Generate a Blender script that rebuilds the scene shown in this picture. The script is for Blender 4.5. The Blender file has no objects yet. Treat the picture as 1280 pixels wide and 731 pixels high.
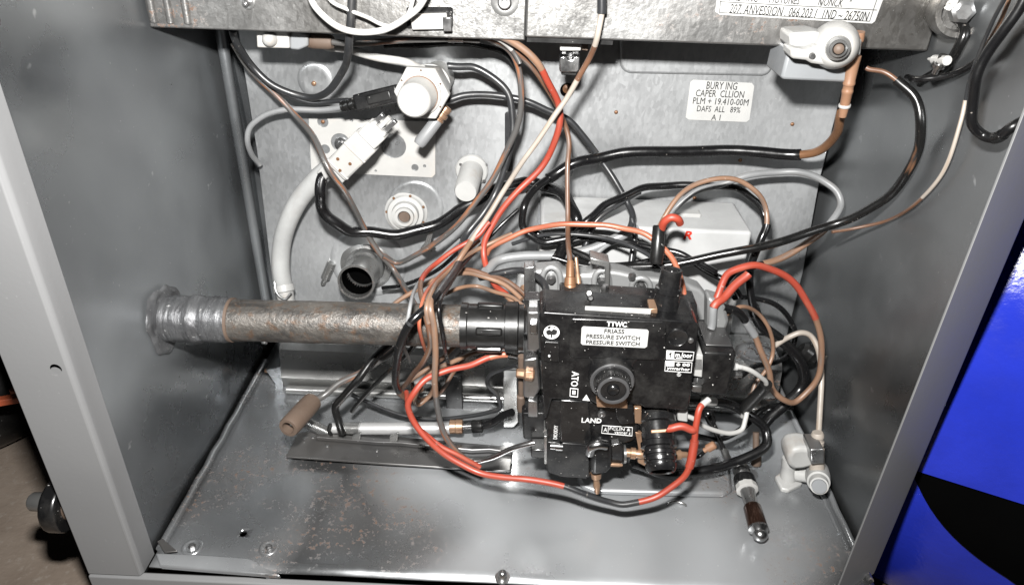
import bpy, math, random
from mathutils import Vector, Matrix
random.seed(7)
S = bpy.context.scene
C = S.collection

# ------------------------------------------------------------------ camera
CAM = Vector((-0.00164, -0.25356, 0.32916))
PITCH, YAW, ROLL, F = 0.5272, -0.01526, -0.03226, 894.36
ff = Vector((math.sin(YAW)*math.cos(PITCH), math.cos(YAW)*math.cos(PITCH), -math.sin(PITCH)))
_rt = ff.cross(Vector((0, 0, 1))).normalized(); _up = _rt.cross(ff)
rr = math.cos(ROLL)*_rt - math.sin(ROLL)*_up
uu = math.cos(ROLL)*_up + math.sin(ROLL)*_rt
cd = bpy.data.cameras.new("Camera"); cam = bpy.data.objects.new("Camera", cd); C.objects.link(cam)
cd.sensor_fit = 'HORIZONTAL'; cd.sensor_width = 36; cd.lens = F/1280*36
cd.clip_start = 0.01; cd.clip_end = 50
m3 = Matrix((rr, uu, -ff)).transposed()
cam.matrix_world = Matrix.Translation(CAM) @ m3.to_4x4()
S.camera = cam

# ------------------------------------------------------------------ light: dim room + one flash gun above the lens
w = bpy.data.worlds.new("World"); S.world = w; w.use_nodes = True
bg = w.node_tree.nodes["Background"]; bg.inputs[0].default_value = (0.93, 0.97, 1, 1); bg.inputs[1].default_value = 0.008
ld = bpy.data.lights.new("flash", 'AREA'); ld.shape = 'RECTANGLE'; ld.size = 0.026; ld.size_y = 0.014
ld.energy = 8.2; ld.color = (1, 0.985, 0.96)
fl = bpy.data.objects.new("flash", ld); C.objects.link(fl)
FP = CAM + uu*0.066 - rr*0.016 + ff*0.012
fl.matrix_world = Matrix.Translation(FP) @ m3.to_4x4()
vs = S.view_settings; vs.view_transform = 'Standard'; vs.look = 'None'; vs.exposure = 0; vs.gamma = 1
try: S.cycles.max_bounces = 8
except Exception: pass

# ------------------------------------------------------------------ geometry helpers
def ray(x, y): return ff + rr*((x-640)/F) - uu*((y-365.5)/F)
def at(X_, Y_, **k):
    d = ray(X_, Y_); a, v = next(iter(k.items())); i = 'xyz'.index(a)
    return CAM + d*((v-CAM[i])/d[i])
def dep(p): return (p-CAM).dot(ff)
def px(p, n): return n/F*dep(p)          # n pixels at p in metres
XW = 0.2; YB = 0.2
def pt(x, y, d, m=0.004):
    p = at(x, y, y=d)
    if p.x > XW-m: p = at(x, y, x=XW-m)
    if p.x < -XW+m: p = at(x, y, x=-XW+m)
    if p.z < m: p = at(x, y, z=m)
    if p.y > YB-m: p = at(x, y, y=YB-m)
    return p

ROOT = {}
def tag(o, label, cat, group=None, kind=None):
    if label: o['label'] = label
    if cat: o['category'] = cat
    if group: o['group'] = group
    if kind: o['kind'] = kind
    return o
def thing(name, label, cat, loc, group=None):
    o = bpy.data.objects.new(name, None); o.empty_display_size = 0.01; C.objects.link(o); o.location = loc
    ROOT[o] = Vector(loc); return tag(o, label, cat, group)

class M:
    def __init__(s): s.v = []; s.f = []; s.uv = []
    def add(s, vs, fs, uvs=None):
        n = len(s.v); s.v += [Vector(v) for v in vs]
        for i, f in enumerate(fs):
            s.f.append([n+k for k in f]); s.uv.append(uvs[i] if uvs else None)
        return s
    def box(s, c, sz, R=None):
        c = Vector(c); vs = []
        for a in (-1, 1):
            for b in (-1, 1):
                for d in (-1, 1):
                    p = Vector((a*sz[0]/2, b*sz[1]/2, d*sz[2]/2))
                    vs.append(c + (R @ p if R else p))
        return s.add(vs, [(0,1,3,2),(4,6,7,5),(0,4,5,1),(2,3,7,6),(0,2,6,4),(1,5,7,3)])
    def bb(s, a, b):
        return s.box([(a[i]+b[i])/2 for i in range(3)], [abs(a[i]-b[i]) for i in range(3)])
    def poly(s, pts, off):
        """closed 3D polygon extruded by vector off"""
        n = len(pts); q = [Vector(p)+Vector(off) for p in pts]
        fs = [list(range(n)), list(range(2*n-1, n-1, -1))] + [(i, n+i, n+(i+1) % n, (i+1) % n) for i in range(n)]
        return s.add(list(pts)+q, fs)
    def slab(s, pxs, y0, y1):
        return s.poly([at(a, b, y=y0) for a, b in pxs], (0, y1-y0, 0))
    def slabz(s, pxs, z0, z1):
        return s.poly([at(a, b, z=z1) for a, b in pxs], (0, 0, z0-z1))
    def lathe(s, P0, P1, prof, seg=24, cap=True, arc=None):
        """prof: (t along P0->P1, radius in metres)"""
        P0 = Vector(P0); ax = Vector(P1)-P0
        e = ax.normalized(); h = Vector((0, 0, 1)) if abs(e.z) < .9 else Vector((1, 0, 0))
        u = e.cross(h).normalized(); v = e.cross(u)
        vs = []; fs = []
        for t, r in prof:
            for k in range(seg):
                a = 2*math.pi*k/seg
                vs.append(P0+ax*t+(u*math.cos(a)+v*math.sin(a))*r)
        for i in range(len(prof)-1):
            for k in range(seg):
                fs.append((i*seg+k, i*seg+(k+1) % seg, (i+1)*seg+(k+1) % seg, (i+1)*seg+k))
        if cap:
            fs.append(list(range(seg-1, -1, -1))); n = (len(prof)-1)*seg
            fs.append(list(range(n, n+seg)))
        return s.add(vs, fs)
    def tube(s, path, rad, seg=12, cap=True, v0=0.0):
        n = len(path); vs = []; fs = []; uvs = []
        T = []
        for i in range(n):
            a = path[max(i-1, 0)]; b = path[min(i+1, n-1)]
            t = (b-a); T.append(t.normalized() if t.length > 1e-9 else Vector((0, 0, 1)))
        h = Vector((0, 1, 0)) if abs(T[0].y) < .9 else Vector((0, 0, 1))
        u = T[0].cross(h).normalized(); L = v0; Ls = []
        for i in range(n):
            if i: L += (path[i]-path[i-1]).length
            Ls.append(L)
            u = (u - T[i]*u.dot(T[i])).normalized(); v = T[i].cross(u)
            r = rad[i] if isinstance(rad, list) else rad
            for k in range(seg):
                a = 2*math.pi*k/seg
                vs.append(path[i]+(u*math.cos(a)+v*math.sin(a))*r)
        for i in range(n-1):
            for k in range(seg):
                fs.append((i*seg+k, i*seg+(k+1) % seg, (i+1)*seg+(k+1) % seg, (i+1)*seg+k))
                uvs.append([(k/seg, Ls[i]), ((k+1)/seg, Ls[i]), ((k+1)/seg, Ls[i+1]), (k/seg, Ls[i+1])])
        if cap:
            fs.append(list(range(seg-1, -1, -1))); uvs.append([(0, 0)]*seg)
            fs.append(list(range((n-1)*seg, n*seg))); uvs.append([(0, 0)]*seg)
        return s.add(vs, fs, uvs)
    def mesh(s, origin, mat, name, smooth=None):
        me = bpy.data.meshes.new(name)
        me.from_pydata([tuple(v-origin) for v in s.v], [], s.f)
        if any(u is not None for u in s.uv):
            l = me.uv_layers.new(name="UVMap"); i = 0
            for fi, f in enumerate(s.f):
                for k in range(len(f)):
                    l.data[i].uv = s.uv[fi][k] if s.uv[fi] else (0, 0); i += 1
        me.materials.append(mat)
        if smooth is not None:
            for p in me.polygons: p.use_smooth = True
            me.set_sharp_from_angle(angle=math.radians(smooth))
        me.update(); return me
    def obj(s, name, mat, parent=None, smooth=35, bev=0, label=None, cat=None, group=None, kind=None, segs=2):
        if parent is not None: o0 = ROOT[parent]
        else:
            xs = [v.x for v in s.v]; ys = [v.y for v in s.v]; zs = [v.z for v in s.v]
            o0 = Vector(((min(xs)+max(xs))/2, (min(ys)+max(ys))/2, min(zs)))
        o = bpy.data.objects.new(name, s.mesh(o0, mat, name, smooth)); C.objects.link(o)
        if parent is not None: o.parent = parent; ROOT[o] = o0
        else: o.location = o0; ROOT[o] = o0
        if bev:
            b = o.modifiers.new("bevel", 'BEVEL'); b.width = bev; b.segments = segs; b.limit_method = 'ANGLE'; b.angle_limit = math.radians(30)
        return tag(o, label, cat, group, kind)

def cut(o, cutters):
    """subtract cutter meshes (M) from o for good"""
    tmp = []
    for c in cutters:
        me = c.mesh(ROOT[o], o.data.materials[0], "cutter"); t = bpy.data.objects.new("cutter", me); C.objects.link(t)
        t.parent = o.parent; t.location = o.location; tmp.append(t)
        b = o.modifiers.new("hole", 'BOOLEAN'); b.operation = 'DIFFERENCE'; b.object = t; b.solver = 'EXACT'
    bpy.context.view_layer.update()
    me = bpy.data.meshes.new_from_object(o.evaluated_get(bpy.context.evaluated_depsgraph_get()))
    o.modifiers.clear(); o.data = me
    for t in tmp: bpy.data.objects.remove(t)
    return o

def catmull(P, n=8):
    out = []
    for i in range(len(P)-1):
        p0 = P[i-1] if i else P[0]*2-P[1]; p1 = P[i]; p2 = P[i+1]; p3 = P[i+2] if i+2 < len(P) else P[-1]*2-P[-2]
        t0 = 0; t1 = max((p1-p0).length, 1e-6)**.5; t2 = t1+max((p2-p1).length, 1e-6)**.5; t3 = t2+max((p3-p2).length, 1e-6)**.5
        for k in range(n):
            t = t1+(t2-t1)*k/n
            A1 = p0*((t1-t)/(t1-t0))+p1*((t-t0)/(t1-t0)); A2 = p1*((t2-t)/(t2-t1))+p2*((t-t1)/(t2-t1)); A3 = p2*((t3-t)/(t3-t2))+p3*((t-t2)/(t3-t2))
            B1 = A1*((t2-t)/(t2-t0))+A2*((t-t0)/(t2-t0)); B2 = A2*((t3-t)/(t3-t1))+A3*((t-t1)/(t3-t1))
            out.append(B1*((t2-t)/(t2-t1))+B2*((t-t1)/(t2-t1)))
    out.append(P[-1]); return out

def path3(pts):
    """[(x,y[,depth])] in photo pixels -> world points, depth interpolated where left out"""
    d = [p[2] if len(p) > 2 else None for p in pts]; k = [i for i, v in enumerate(d) if v is not None]
    for i in range(len(d)):
        if d[i] is None:
            a = max([j for j in k if j < i], default=k[0]); b = min([j for j in k if j > i], default=k[-1])
            d[i] = d[a] if a == b else d[a]+(d[b]-d[a])*(i-a)/(b-a)
    return [pt(p[0], p[1], d[i]) for i, p in enumerate(pts)]

def wire(name, label, cat, pts, dpx, mat, secs=None, group='wires and cables inside the cabinet', seg=12, n=8):
    """secs: [(i0,i1,material,width factor,part name)] sleeves / stretches of another look"""
    P = path3(pts); Q = catmull(P, n); R0 = px(P[len(P)//2], dpx/2)
    for i in range(1, len(Q)-1):    # a cable is never drawn with a ruler
        Q[i] = Q[i] + Vector((math.sin(i*.31+len(label)), math.cos(i*.23+dpx), math.sin(i*.37+dpx)))*R0*0.16
    if not secs:
        return M().tube(Q, R0, seg).obj(name, mat, None, 60, label=label, cat=cat, group=group)
    t = thing(name, label, cat, P[0], group)
    cov = sorted((int(round(x[0]*n)), min(int(round(x[1]*n)), len(Q)-1)) for x in secs); c0 = 0; runs = []
    for a, b in cov:
        if a > c0: runs.append((c0, a))
        c0 = max(c0, b)
    if c0 < len(Q)-1: runs.append((c0, len(Q)-1))
    for a, b in runs: M().tube(Q[a:b+1], R0, seg).obj('core', mat, t, 60)
    for i0, i1, m, k, nm in secs:
        a = int(round(i0*n)); b = min(int(round(i1*n)), len(Q)-1)
        M().tube(Q[a:b+1], R0*k, seg).obj(nm, m, t, 60)
    return t

def text(s, cx, cy, wpx, hpx, y, mat, parent, rot=0, off=0.0003, name='lettering', shear=0, bold=0):
    """flat lettering on a vertical plane facing the viewer, centred on a photo pixel, fitted to a width and height"""
    cu = bpy.data.curves.new('t', 'FONT'); cu.body = s; cu.align_x = 'CENTER'; cu.align_y = 'CENTER'
    cu.extrude = 0.004; cu.resolution_u = 2; cu.shear = shear; cu.offset = bold
    o = bpy.data.objects.new('t', cu); C.objects.link(o); bpy.context.view_layer.update()
    me = bpy.data.meshes.new_from_object(o.evaluated_get(bpy.context.evaluated_depsgraph_get()))
    bpy.data.objects.remove(o)
    xs = [v.co.x for v in me.vertices]; ys = [v.co.y for v in me.vertices]
    P = at(cx, cy, y=y-off); W = px(P, wpx); H = px(P, hpx)/math.cos(PITCH)
    if abs(abs(rot)-math.pi/2) < .2: W = px(P, wpx)/math.cos(PITCH); H = px(P, hpx)
    sx = W/(max(xs)-min(xs)); sy = H/(max(ys)-min(ys)); mx = (max(xs)+min(xs))/2; my = (max(ys)+min(ys))/2
    ca, sa = math.cos(rot), math.sin(rot)
    for v in me.vertices:
        a = (v.co.x-mx)*sx; b = (v.co.y-my)*sy
        v.co = P + Vector((a*ca-b*sa, -v.co.z*0.02, a*sa+b*ca)) - ROOT[parent]
    me.materials.clear(); me.materials.append(mat)
    ob = bpy.data.objects.new(name, me); C.objects.link(ob); ob.parent = parent; ROOT[ob] = ROOT[parent]
    return ob

# ------------------------------------------------------------------ materials
def newmat(name):
    m = bpy.data.materials.new(name); m.use_nodes = True; nt = m.node_tree
    return m, nt, nt.nodes["Principled BSDF"]
def N(nt, t, **k):
    n = nt.nodes.new(t)
    for a, b in k.items(): setattr(n, a, b)
    return n
def noise(nt, vec, scale, detail=4, rough=.55, dist=0):
    n = N(nt, 'ShaderNodeTexNoise'); n.inputs['Scale'].default_value = scale; n.inputs['Detail'].default_value = detail
    n.inputs['Roughness'].default_value = rough; n.inputs['Distortion'].default_value = dist
    nt.links.new(vec, n.inputs['Vector']); return n.outputs['Fac']
def ramp(nt, fac, lo, hi, a=0.0, b=1.0):
    n = N(nt, 'ShaderNodeMapRange'); n.inputs[1].default_value = lo; n.inputs[2].default_value = hi
    n.inputs[3].default_value = a; n.inputs[4].default_value = b; nt.links.new(fac, n.inputs[0]); return n.outputs[0]
def mixc(nt, fac, a, b):
    n = N(nt, 'ShaderNodeMix', data_type='RGBA')
    if isinstance(fac, float): n.inputs[0].default_value = fac
    else: nt.links.new(fac, n.inputs[0])
    for i, c in ((6, a), (7, b)):
        if isinstance(c, tuple): n.inputs[i].default_value = (*c[:3], 1)
        else: nt.links.new(c, n.inputs[i])
    return n.outputs[2]
def math_(nt, op, a, b):
    n = N(nt, 'ShaderNodeMath', operation=op)
    for i, c in ((0, a), (1, b)):
        if isinstance(c, (int, float)): n.inputs[i].default_value = c
        else: nt.links.new(c, n.inputs[i])
    return n.outputs[0]
RUST = (0.055, 0.024, 0.011)
KS, KP = .62, .66   # overall reflectance of the sheet steel and of the plastics
def sheet(name, col=(.5, .52, .53), col2=(.34, .36, .37), metal=.8, rough=.36, rust=0., specks=.0, wave=0.25, wscale=9., fine=.08, spangle=0., scratch=0., rcl=3.5, pat=None):
    m, nt, p = newmat(name); L = nt.links; col = tuple(x*KS for x in col); col2 = tuple(x*KS for x in col2)
    vec = N(nt, 'ShaderNodeTexCoord').outputs['Object']
    n1 = noise(nt, vec, 9, 2.5, .5, .6); c = mixc(nt, ramp(nt, n1, .35, .68), col, col2)
    r = ramp(nt, noise(nt, vec, 28, 5, .6), .3, .7, rough-.08, rough+.10)
    met = None
    if spangle:
        vo = N(nt, 'ShaderNodeTexVoronoi'); vo.inputs['Scale'].default_value = 620; 
        mp = N(nt, 'ShaderNodeMapping'); mp.inputs['Rotation'].default_value = (0, .6, .7); mp.inputs['Scale'].default_value = (1, 1, .45)
        L.new(vec, mp.inputs[0]); L.new(mp.outputs[0], vo.inputs['Vector'])
        sp = ramp(nt, vo.outputs['Color'], .15, .9); c = mixc(nt, math_(nt, 'MULTIPLY', sp, spangle), c, tuple(min(1, x*1.35) for x in col))
        r = math_(nt, 'ADD', r, math_(nt, 'MULTIPLY', sp, .06))
    if scratch:
        mp = N(nt, 'ShaderNodeMapping'); mp.inputs['Rotation'].default_value = (.7, .3, .5); mp.inputs['Scale'].default_value = (5, 1, 1); L.new(vec, mp.inputs[0])
        s1 = ramp(nt, noise(nt, mp.outputs[0], 110, 2, .5), .70, .76); s2 = ramp(nt, noise(nt, vec, 14, 3), .48, .62)
        c = mixc(nt, math_(nt, 'MULTIPLY', math_(nt, 'MULTIPLY', s1, s2), scratch), c, (.5, .51, .52))
    if specks:
        s1 = ramp(nt, noise(nt, vec, 520, 1, .4), .765, .80)
        c = mixc(nt, math_(nt, 'MULTIPLY', s1, specks), c, (.55, .555, .555))
    if rust:
        a = ramp(nt, noise(nt, vec, 300, 4, .7), .57, .62); b = ramp(nt, noise(nt, vec, rcl*2.6, 4, .6), .56-.03*rust, .64-.03*rust)
        k = math_(nt, 'MULTIPLY', a, b); c = mixc(nt, math_(nt, 'MULTIPLY', k, .9), c, RUST)
        tint = math_(nt, 'MULTIPLY', b, .07*rust); c = mixc(nt, tint, c, (.16, .11, .075))
        met = math_(nt, 'SUBTRACT', metal, math_(nt, 'MULTIPLY', k, metal*.9)); r = math_(nt, 'ADD', r, math_(nt, 'MULTIPLY', k, .35))
    if pat:      # blurred flash reflections put into metallic and roughness as random clouds
        f = ramp(nt, noise(nt, vec, pat[0], 1, .4, .7), .36, .64)
        pm = ramp(nt, f, 0, 1, pat[1], pat[2]); r = math_(nt, 'ADD', r, ramp(nt, f, 0, 1, .07, -.05))
        met = math_(nt, 'MULTIPLY', pm, met) if met else pm
    L.new(c, p.inputs['Base Color']); L.new(r, p.inputs['Roughness'])
    if met: L.new(met, p.inputs['Metallic'])
    else: p.inputs['Metallic'].default_value = metal
    b1 = N(nt, 'ShaderNodeBump'); b1.inputs['Strength'].default_value = wave; b1.inputs['Distance'].default_value = .012
    L.new(noise(nt, vec, wscale, 2, .4, .4), b1.inputs['Height'])
    b2 = N(nt, 'ShaderNodeBump'); b2.inputs['Strength'].default_value = fine; b2.inputs['Distance'].default_value = .0004
    L.new(noise(nt, vec, 420, 3), b2.inputs['Height']); L.new(b1.outputs[0], b2.inputs['Normal']); L.new(b2.outputs[0], p.inputs['Normal'])
    return m
def plastic(name, col, rough=.4, dust=.0, dirt=None, dirtamt=.3, metal=0., bump=.05, spec=.5, dscale=60):
    m, nt, p = newmat(name); L = nt.links
    vec = N(nt, 'ShaderNodeTexCoord').outputs['Object']; col = tuple(x*KP for x in col); dirt = tuple(x*KP for x in dirt) if dirt else None
    c = mixc(nt, ramp(nt, noise(nt, vec, 45, 4), .35, .7), tuple(col), tuple(x*.84 for x in col))
    if dirt: c = mixc(nt, ramp(nt, noise(nt, vec, dscale, 5, .65, .4), .54, .72, 0, dirtamt), c, dirt)
    if dust:
        s1 = ramp(nt, noise(nt, vec, 640, 1, .4), .755, .79)
        c = mixc(nt, math_(nt, 'MULTIPLY', s1, dust), c, (.5, .485, .465))
        c = mixc(nt, ramp(nt, noise(nt, vec, 70, 5, .7), .45, .8, 0, .06*dust), c, (.4, .39, .37))
    L.new(c, p.inputs['Base Color']); p.inputs['Metallic'].default_value = metal
    L.new(ramp(nt, noise(nt, vec, 90, 4), .3, .7, max(.04, rough-.07), rough+.1), p.inputs['Roughness'])
    p.inputs['Specular IOR Level'].default_value = spec
    b = N(nt, 'ShaderNodeBump'); b.inputs['Strength'].default_value = bump; b.inputs['Distance'].default_value = .0005
    L.new(noise(nt, vec, 350, 3), b.inputs['Height']); L.new(b.outputs[0], p.inputs['Normal'])
    return m
def cable(name, col, streak=None, amt=.5, rough=.38, spec=.5, lo=.5):
    m, nt, p = newmat(name); L = nt.links
    uv = N(nt, 'ShaderNodeTexCoord').outputs['UV']; ob = N(nt, 'ShaderNodeTexCoord').outputs['Object']
    col = tuple(x*KP for x in col); streak = tuple(x*KP for x in streak) if streak else None
    c = mixc(nt, ramp(nt, noise(nt, ob, 60, 4), .35, .7), tuple(col), tuple(x*.78 for x in col))
    if streak:
        mp = N(nt, 'ShaderNodeMapping'); mp.inputs['Scale'].default_value = (3, 26, 1); L.new(uv, mp.inputs[0])
        c = mixc(nt, ramp(nt, noise(nt, mp.outputs[0], 1, 3, .6), lo, lo+.10, 0, amt), c, streak)
    s1 = ramp(nt, noise(nt, ob, 520, 1, .4), .75, .80, 0, .35); c = mixc(nt, s1, c, (.33, .3, .27))
    L.new(c, p.inputs['Base Color']); L.new(ramp(nt, noise(nt, ob, 120, 3), .3, .7, rough-.06, rough+.12), p.inputs['Roughness'])
    p.inputs['Specular IOR Level'].default_value = spec
    b = N(nt, 'ShaderNodeBump'); b.inputs['Strength'].default_value = .12; b.inputs['Distance'].default_value = .0004
    L.new(noise(nt, ob, 260, 4), b.inputs['Height']); L.new(b.outputs[0], p.inputs['Normal'])
    return m

G_WALL = sheet('galvanised wall steel', (.39, .41, .425), (.29, .305, .32), .78, .29, .0, .35, .34, 5, .06, scratch=.8, pat=(5.5, .64, .97))
G_WALL2 = sheet('shaded galvanised wall steel', (.36, .375, .385), (.27, .28, .29), .9, .30, .0, .35, .34, 5, .06, scratch=.6, pat=(7, .82, 1.0))  # same steel as the left wall, with the right wall's shade painted in
G_FLOOR = sheet('galvanised floor steel', (.45, .465, .48), (.34, .35, .36), .95, .27, 1.5, .35, .30, 6, .05, pat=(8, .42, .95))
G_BACK = sheet('galvanised back steel', (.43, .44, .447), (.34, .348, .355), .60, .35, .0, .2, .12, 9, .12, spangle=.30, pat=(8, .42, .70))
G_TRAY = sheet('stained tray steel', (.42, .42, .415), (.25, .24, .225), .85, .30, .9, .5, .16, 14, .40, spangle=.2, rcl=5)
G_BRIGHT = sheet('bright zinc', (.55, .55, .54), (.38, .38, .375), .85, .27, .25, .2, .1, 30, .1)
G_CAST = sheet('pale cast metal', (.42, .425, .425), (.29, .295, .295), .5, .42, .2, .3, .1, 30, .2)
G_DARKPLATE = sheet('dark blued steel', (.14, .14, .142), (.22, .21, .20), .75, .3, .35, .6, .08, 20, .08)
G_PAINT = sheet('grey painted steel', (.23, .232, .235), (.21, .212, .215), .05, .5, .0, .05, .04, 8, .10)
G_PAINT.node_tree.nodes['Principled BSDF'].inputs['Specular IOR Level'].default_value = .2
CHROME = plastic('chromed steel', (.66, .66, .66), .24, .0, RUST, .25, 1., .03)
STEEL = plastic('plain steel', (.5, .5, .5), .3, .1, RUST, .4, .95, .1)
BRASS = plastic('tarnished brass', (.40, .25, .16), .38, .1, (.16, .07, .035), .85, .6, .12)
COPPER = plastic('browned copper', (.24, .12, .06), .42, .1, (.16, .07, .03), .6, .35, .12)
BOOT = plastic('brown bakelite', (.27, .145, .085), .46, .05, (.16, .07, .03), .5, 0, .1)
BLACK = plastic('black moulded plastic', (.006, .006, .0065), .26, .75, None, 0, 0, .04, .35)
BLACKM = plastic('black enamel', (.008, .008, .0085), .22, .6, (.05, .045, .04), .25, 0, .03, .6)
BLACKR = plastic('black rubber', (.007, .007, .007), .34, .35, None, 0, 0, .08, .35)
VOID = plastic('hollow and shadow black', (.002, .002, .002), .9, 0, None, 0, 0, .0, .0)  # for hollows, and for the modelled shadow on the blue case
WHITE = plastic('white plastic', (.47, .465, .45), .36, .0, (.50, .40, .30), .35, 0, .04, .5, 35)
WHITE2 = plastic('grey white plastic', (.43, .43, .42), .42, .0, (.30, .23, .17), .5, 0, .06, .5, 45)
PAPER = plastic('white label paper', (.50, .50, .49), .42, .0, (.6, .57, .52), .25, 0, .02, .4)
INK = plastic('black print', (.02, .02, .02), .5, 0, None, 0, 0, .0, .3)
INKW = plastic('white print', (.78, .78, .77), .5, 0, (.4, .4, .4), .5, 0, .0, .3)
INKR = plastic('red print', (.62, .035, .015), .5, 0, None, 0, 0, .0, .3)
BOXGREY = plastic('pale grey plastic', (.47, .475, .475), .46, .0, (.33, .29, .25), .4, 0, .05, .4, 30)
RELAY = plastic('light grey relay plastic', (.24, .25, .26), .42, .0, (.2, .17, .14), .3, 0, .05, .4)
CAPBR = plastic('brown ceramic', (.125, .088, .066), .6, .1, (.07, .042, .027), .5, 0, .25, .3)
AMBER = plastic('dark amber glass', (.10, .055, .04), .14, .1, (.22, .04, .015), .8, .85, .02, .6)
REDB = cable('red insulation', (.33, .046, .024), (.36, .10, .06), .5, .46)
ORANGE = cable('faded orange insulation', (.38, .13, .07), (.36, .05, .028), .7, .4)
BROWNW = cable('brown insulation', (.145, .072, .042), (.17, .15, .135), .75, .4)
TANW = cable('tan insulation', (.235, .135, .085), (.15, .115, .095), .75, .40)
GREYBR = cable('grey insulation with rust streaks', (.09, .087, .084), (.25, .10, .045), .9, .34)
DKGREY = cable('dark grey insulation', (.024, .025, .027), (.07, .066, .062), .4, .34)
MIDGREY = cable('grey insulation', (.23, .235, .24), (.27, .26, .25), .5, .4)
BLACKC = cable('black insulation', (.006, .006, .0065), (.07, .04, .022), .3, .23, .45, .64)
BLACKW = cable('worn black insulation', (.008, .008, .008), (.20, .10, .055), .7, .22, .45, .60)
WHITEC = cable('white insulation', (.50, .495, .48), (.32, .26, .21), .5, .4, .5, .56)
OFFW = cable('aged white insulation', (.38, .335, .29), (.26, .18, .12), .5, .42)
def pipe_mat():
    m, nt, p = newmat('rusty black iron'); L = nt.links
    vec = N(nt, 'ShaderNodeTexCoord').outputs['Object']
    mp = N(nt, 'ShaderNodeMapping'); mp.inputs['Scale'].default_value = (.7, 1.4, 1.4); L.new(vec, mp.inputs[0])
    c = mixc(nt, ramp(nt, noise(nt, mp.outputs[0], 75, 6, .7, .8), .38, .66), (.036, .034, .032), (.105, .096, .086))
    c = mixc(nt, ramp(nt, noise(nt, vec, 210, 4, .7), .52, .68, 0, .8), c, (.085, .05, .03))
    c = mixc(nt, ramp(nt, noise(nt, vec, 330, 3, .6), .66, .74, 0, .7), c, (.22, .21, .19))
    L.new(c, p.inputs['Base Color']); p.inputs['Metallic'].default_value = .45
    L.new(ramp(nt, noise(nt, vec, 120, 4), .3, .7, .3, .55), p.inputs['Roughness'])
    b = N(nt, 'ShaderNodeBump'); b.inputs['Strength'].default_value = .9; b.inputs['Distance'].default_value = .0009
    L.new(noise(nt, vec, 260, 5, .7), b.inputs['Height']); L.new(b.outputs[0], p.inputs['Normal']); return m
PIPE = pipe_mat()
def foil_mat():
    m, nt, p = newmat('wrinkled foil tape'); L = nt.links
    vec = N(nt, 'ShaderNodeTexCoord').outputs['Object']
    c = mixc(nt, ramp(nt, noise(nt, vec, 60, 5, .7), .35, .7), (.125, .128, .132), (.055, .055, .058))
    c = mixc(nt, ramp(nt, noise(nt, vec, 480, 2, .6), .66, .74, 0, .8), c, (.4, .4, .4))
    L.new(c, p.inputs['Base Color']); p.inputs['Metallic'].default_value = .6; p.inputs['Roughness'].default_value = .42
    mp = N(nt, 'ShaderNodeMapping'); mp.inputs['Rotation'].default_value = (0, .15, 0); mp.inputs['Scale'].default_value = (2.6, .7, .7); L.new(vec, mp.inputs[0])
    b = N(nt, 'ShaderNodeBump'); b.inputs['Strength'].default_value = .7; b.inputs['Distance'].default_value = .0012
    L.new(noise(nt, mp.outputs[0], 120, 5, .65, 1.2), b.inputs['Height']); L.new(b.outputs[0], p.inputs['Normal']); return m
FOIL = foil_mat()
def ground_mat():
    m, nt, p = newmat('brown concrete'); L = nt.links
    vec = N(nt, 'ShaderNodeTexCoord').outputs['Object']
    c = mixc(nt, ramp(nt, noise(nt, vec, 14, 6, .65), .35, .7), (.11, .085, .066), (.16, .13, .105))
    c = mixc(nt, ramp(nt, noise(nt, vec, 160, 4, .7), .55, .72, 0, .6), c, (.2, .18, .16))
    L.new(c, p.inputs['Base Color']); p.inputs['Roughness'].default_value = .85
    b = N(nt, 'ShaderNodeBump'); b.inputs['Strength'].default_value = .4; b.inputs['Distance'].default_value = .002
    L.new(noise(nt, vec, 120, 5, .7), b.inputs['Height']); L.new(b.outputs[0], p.inputs['Normal']); return m
CONC = ground_mat()
BLUE = plastic('blue grained vinyl', (.016, .030, .37), .17, .0, (.015, .03, .45), .3, 0, .34, .22, 8)

# ------------------------------------------------------------------ ground outside
ZG = -0.075
M().add([(-4, -3, ZG), (4, -3, ZG), (4, 5, ZG), (-4, 5, ZG)], [(0, 1, 2, 3)]).obj('ground', CONC, kind='structure', smooth=None)

# ------------------------------------------------------------------ the cabinet
cab = thing('furnace_cabinet', 'open galvanised furnace cabinet with grey painted front edges and rusty floor pan', 'cabinet', (0, 0, 0))
def grid_sheet(fn, nu, nv, thick):
    m = M(); vs = []
    for layer in (0, 1):
        for i in range(nu+1):
            for j in range(nv+1):
                vs.append(fn(i/nu, j/nv, layer*thick))
    fs = []; K = (nu+1)*(nv+1)
    for i in range(nu):
        for j in range(nv):
            a = i*(nv+1)+j; b = a+nv+1
            fs.append((a, b, b+1, a+1)); fs.append((K+a, K+a+1, K+b+1, K+b))
    for i in range(nu):
        a = i*(nv+1); b = a+nv+1; fs.append((a, K+a, K+b, b)); a += nv; b += nv; fs.append((a, b, K+b, K+a))
    for j in range(nv):
        fs.append((j, j+1, K+j+1, K+j)); a = nu*(nv+1)+j; fs.append((a, K+a, K+a+1, a+1))
    return m.add(vs, fs)
def wob(a, b, s): return math.sin(a*34+s)*math.cos(b*27+s*2.1)*.0009+math.sin(a*61+b*43+s)*.0004+math.sin(b*71-a*38+s*3)*.0003
HT = 0.46
grid_sheet(lambda u, v, t: Vector((-XW-t-.0003+wob(u*.21, v*HT, 1)*min(1, max(0, u-.12)*4), .001+u*.234, -.006+v*HT)), 30, 40, .0012).obj('side_wall', G_WALL, cab, 180)
grid_sheet(lambda u, v, t: Vector((XW+t+wob(u*.21, v*HT, 4)*min(1, u*6), .0215+u*.2135, -.006+v*HT)), 30, 40, .0012).obj('side_wall', G_WALL2, cab, 180)
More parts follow.
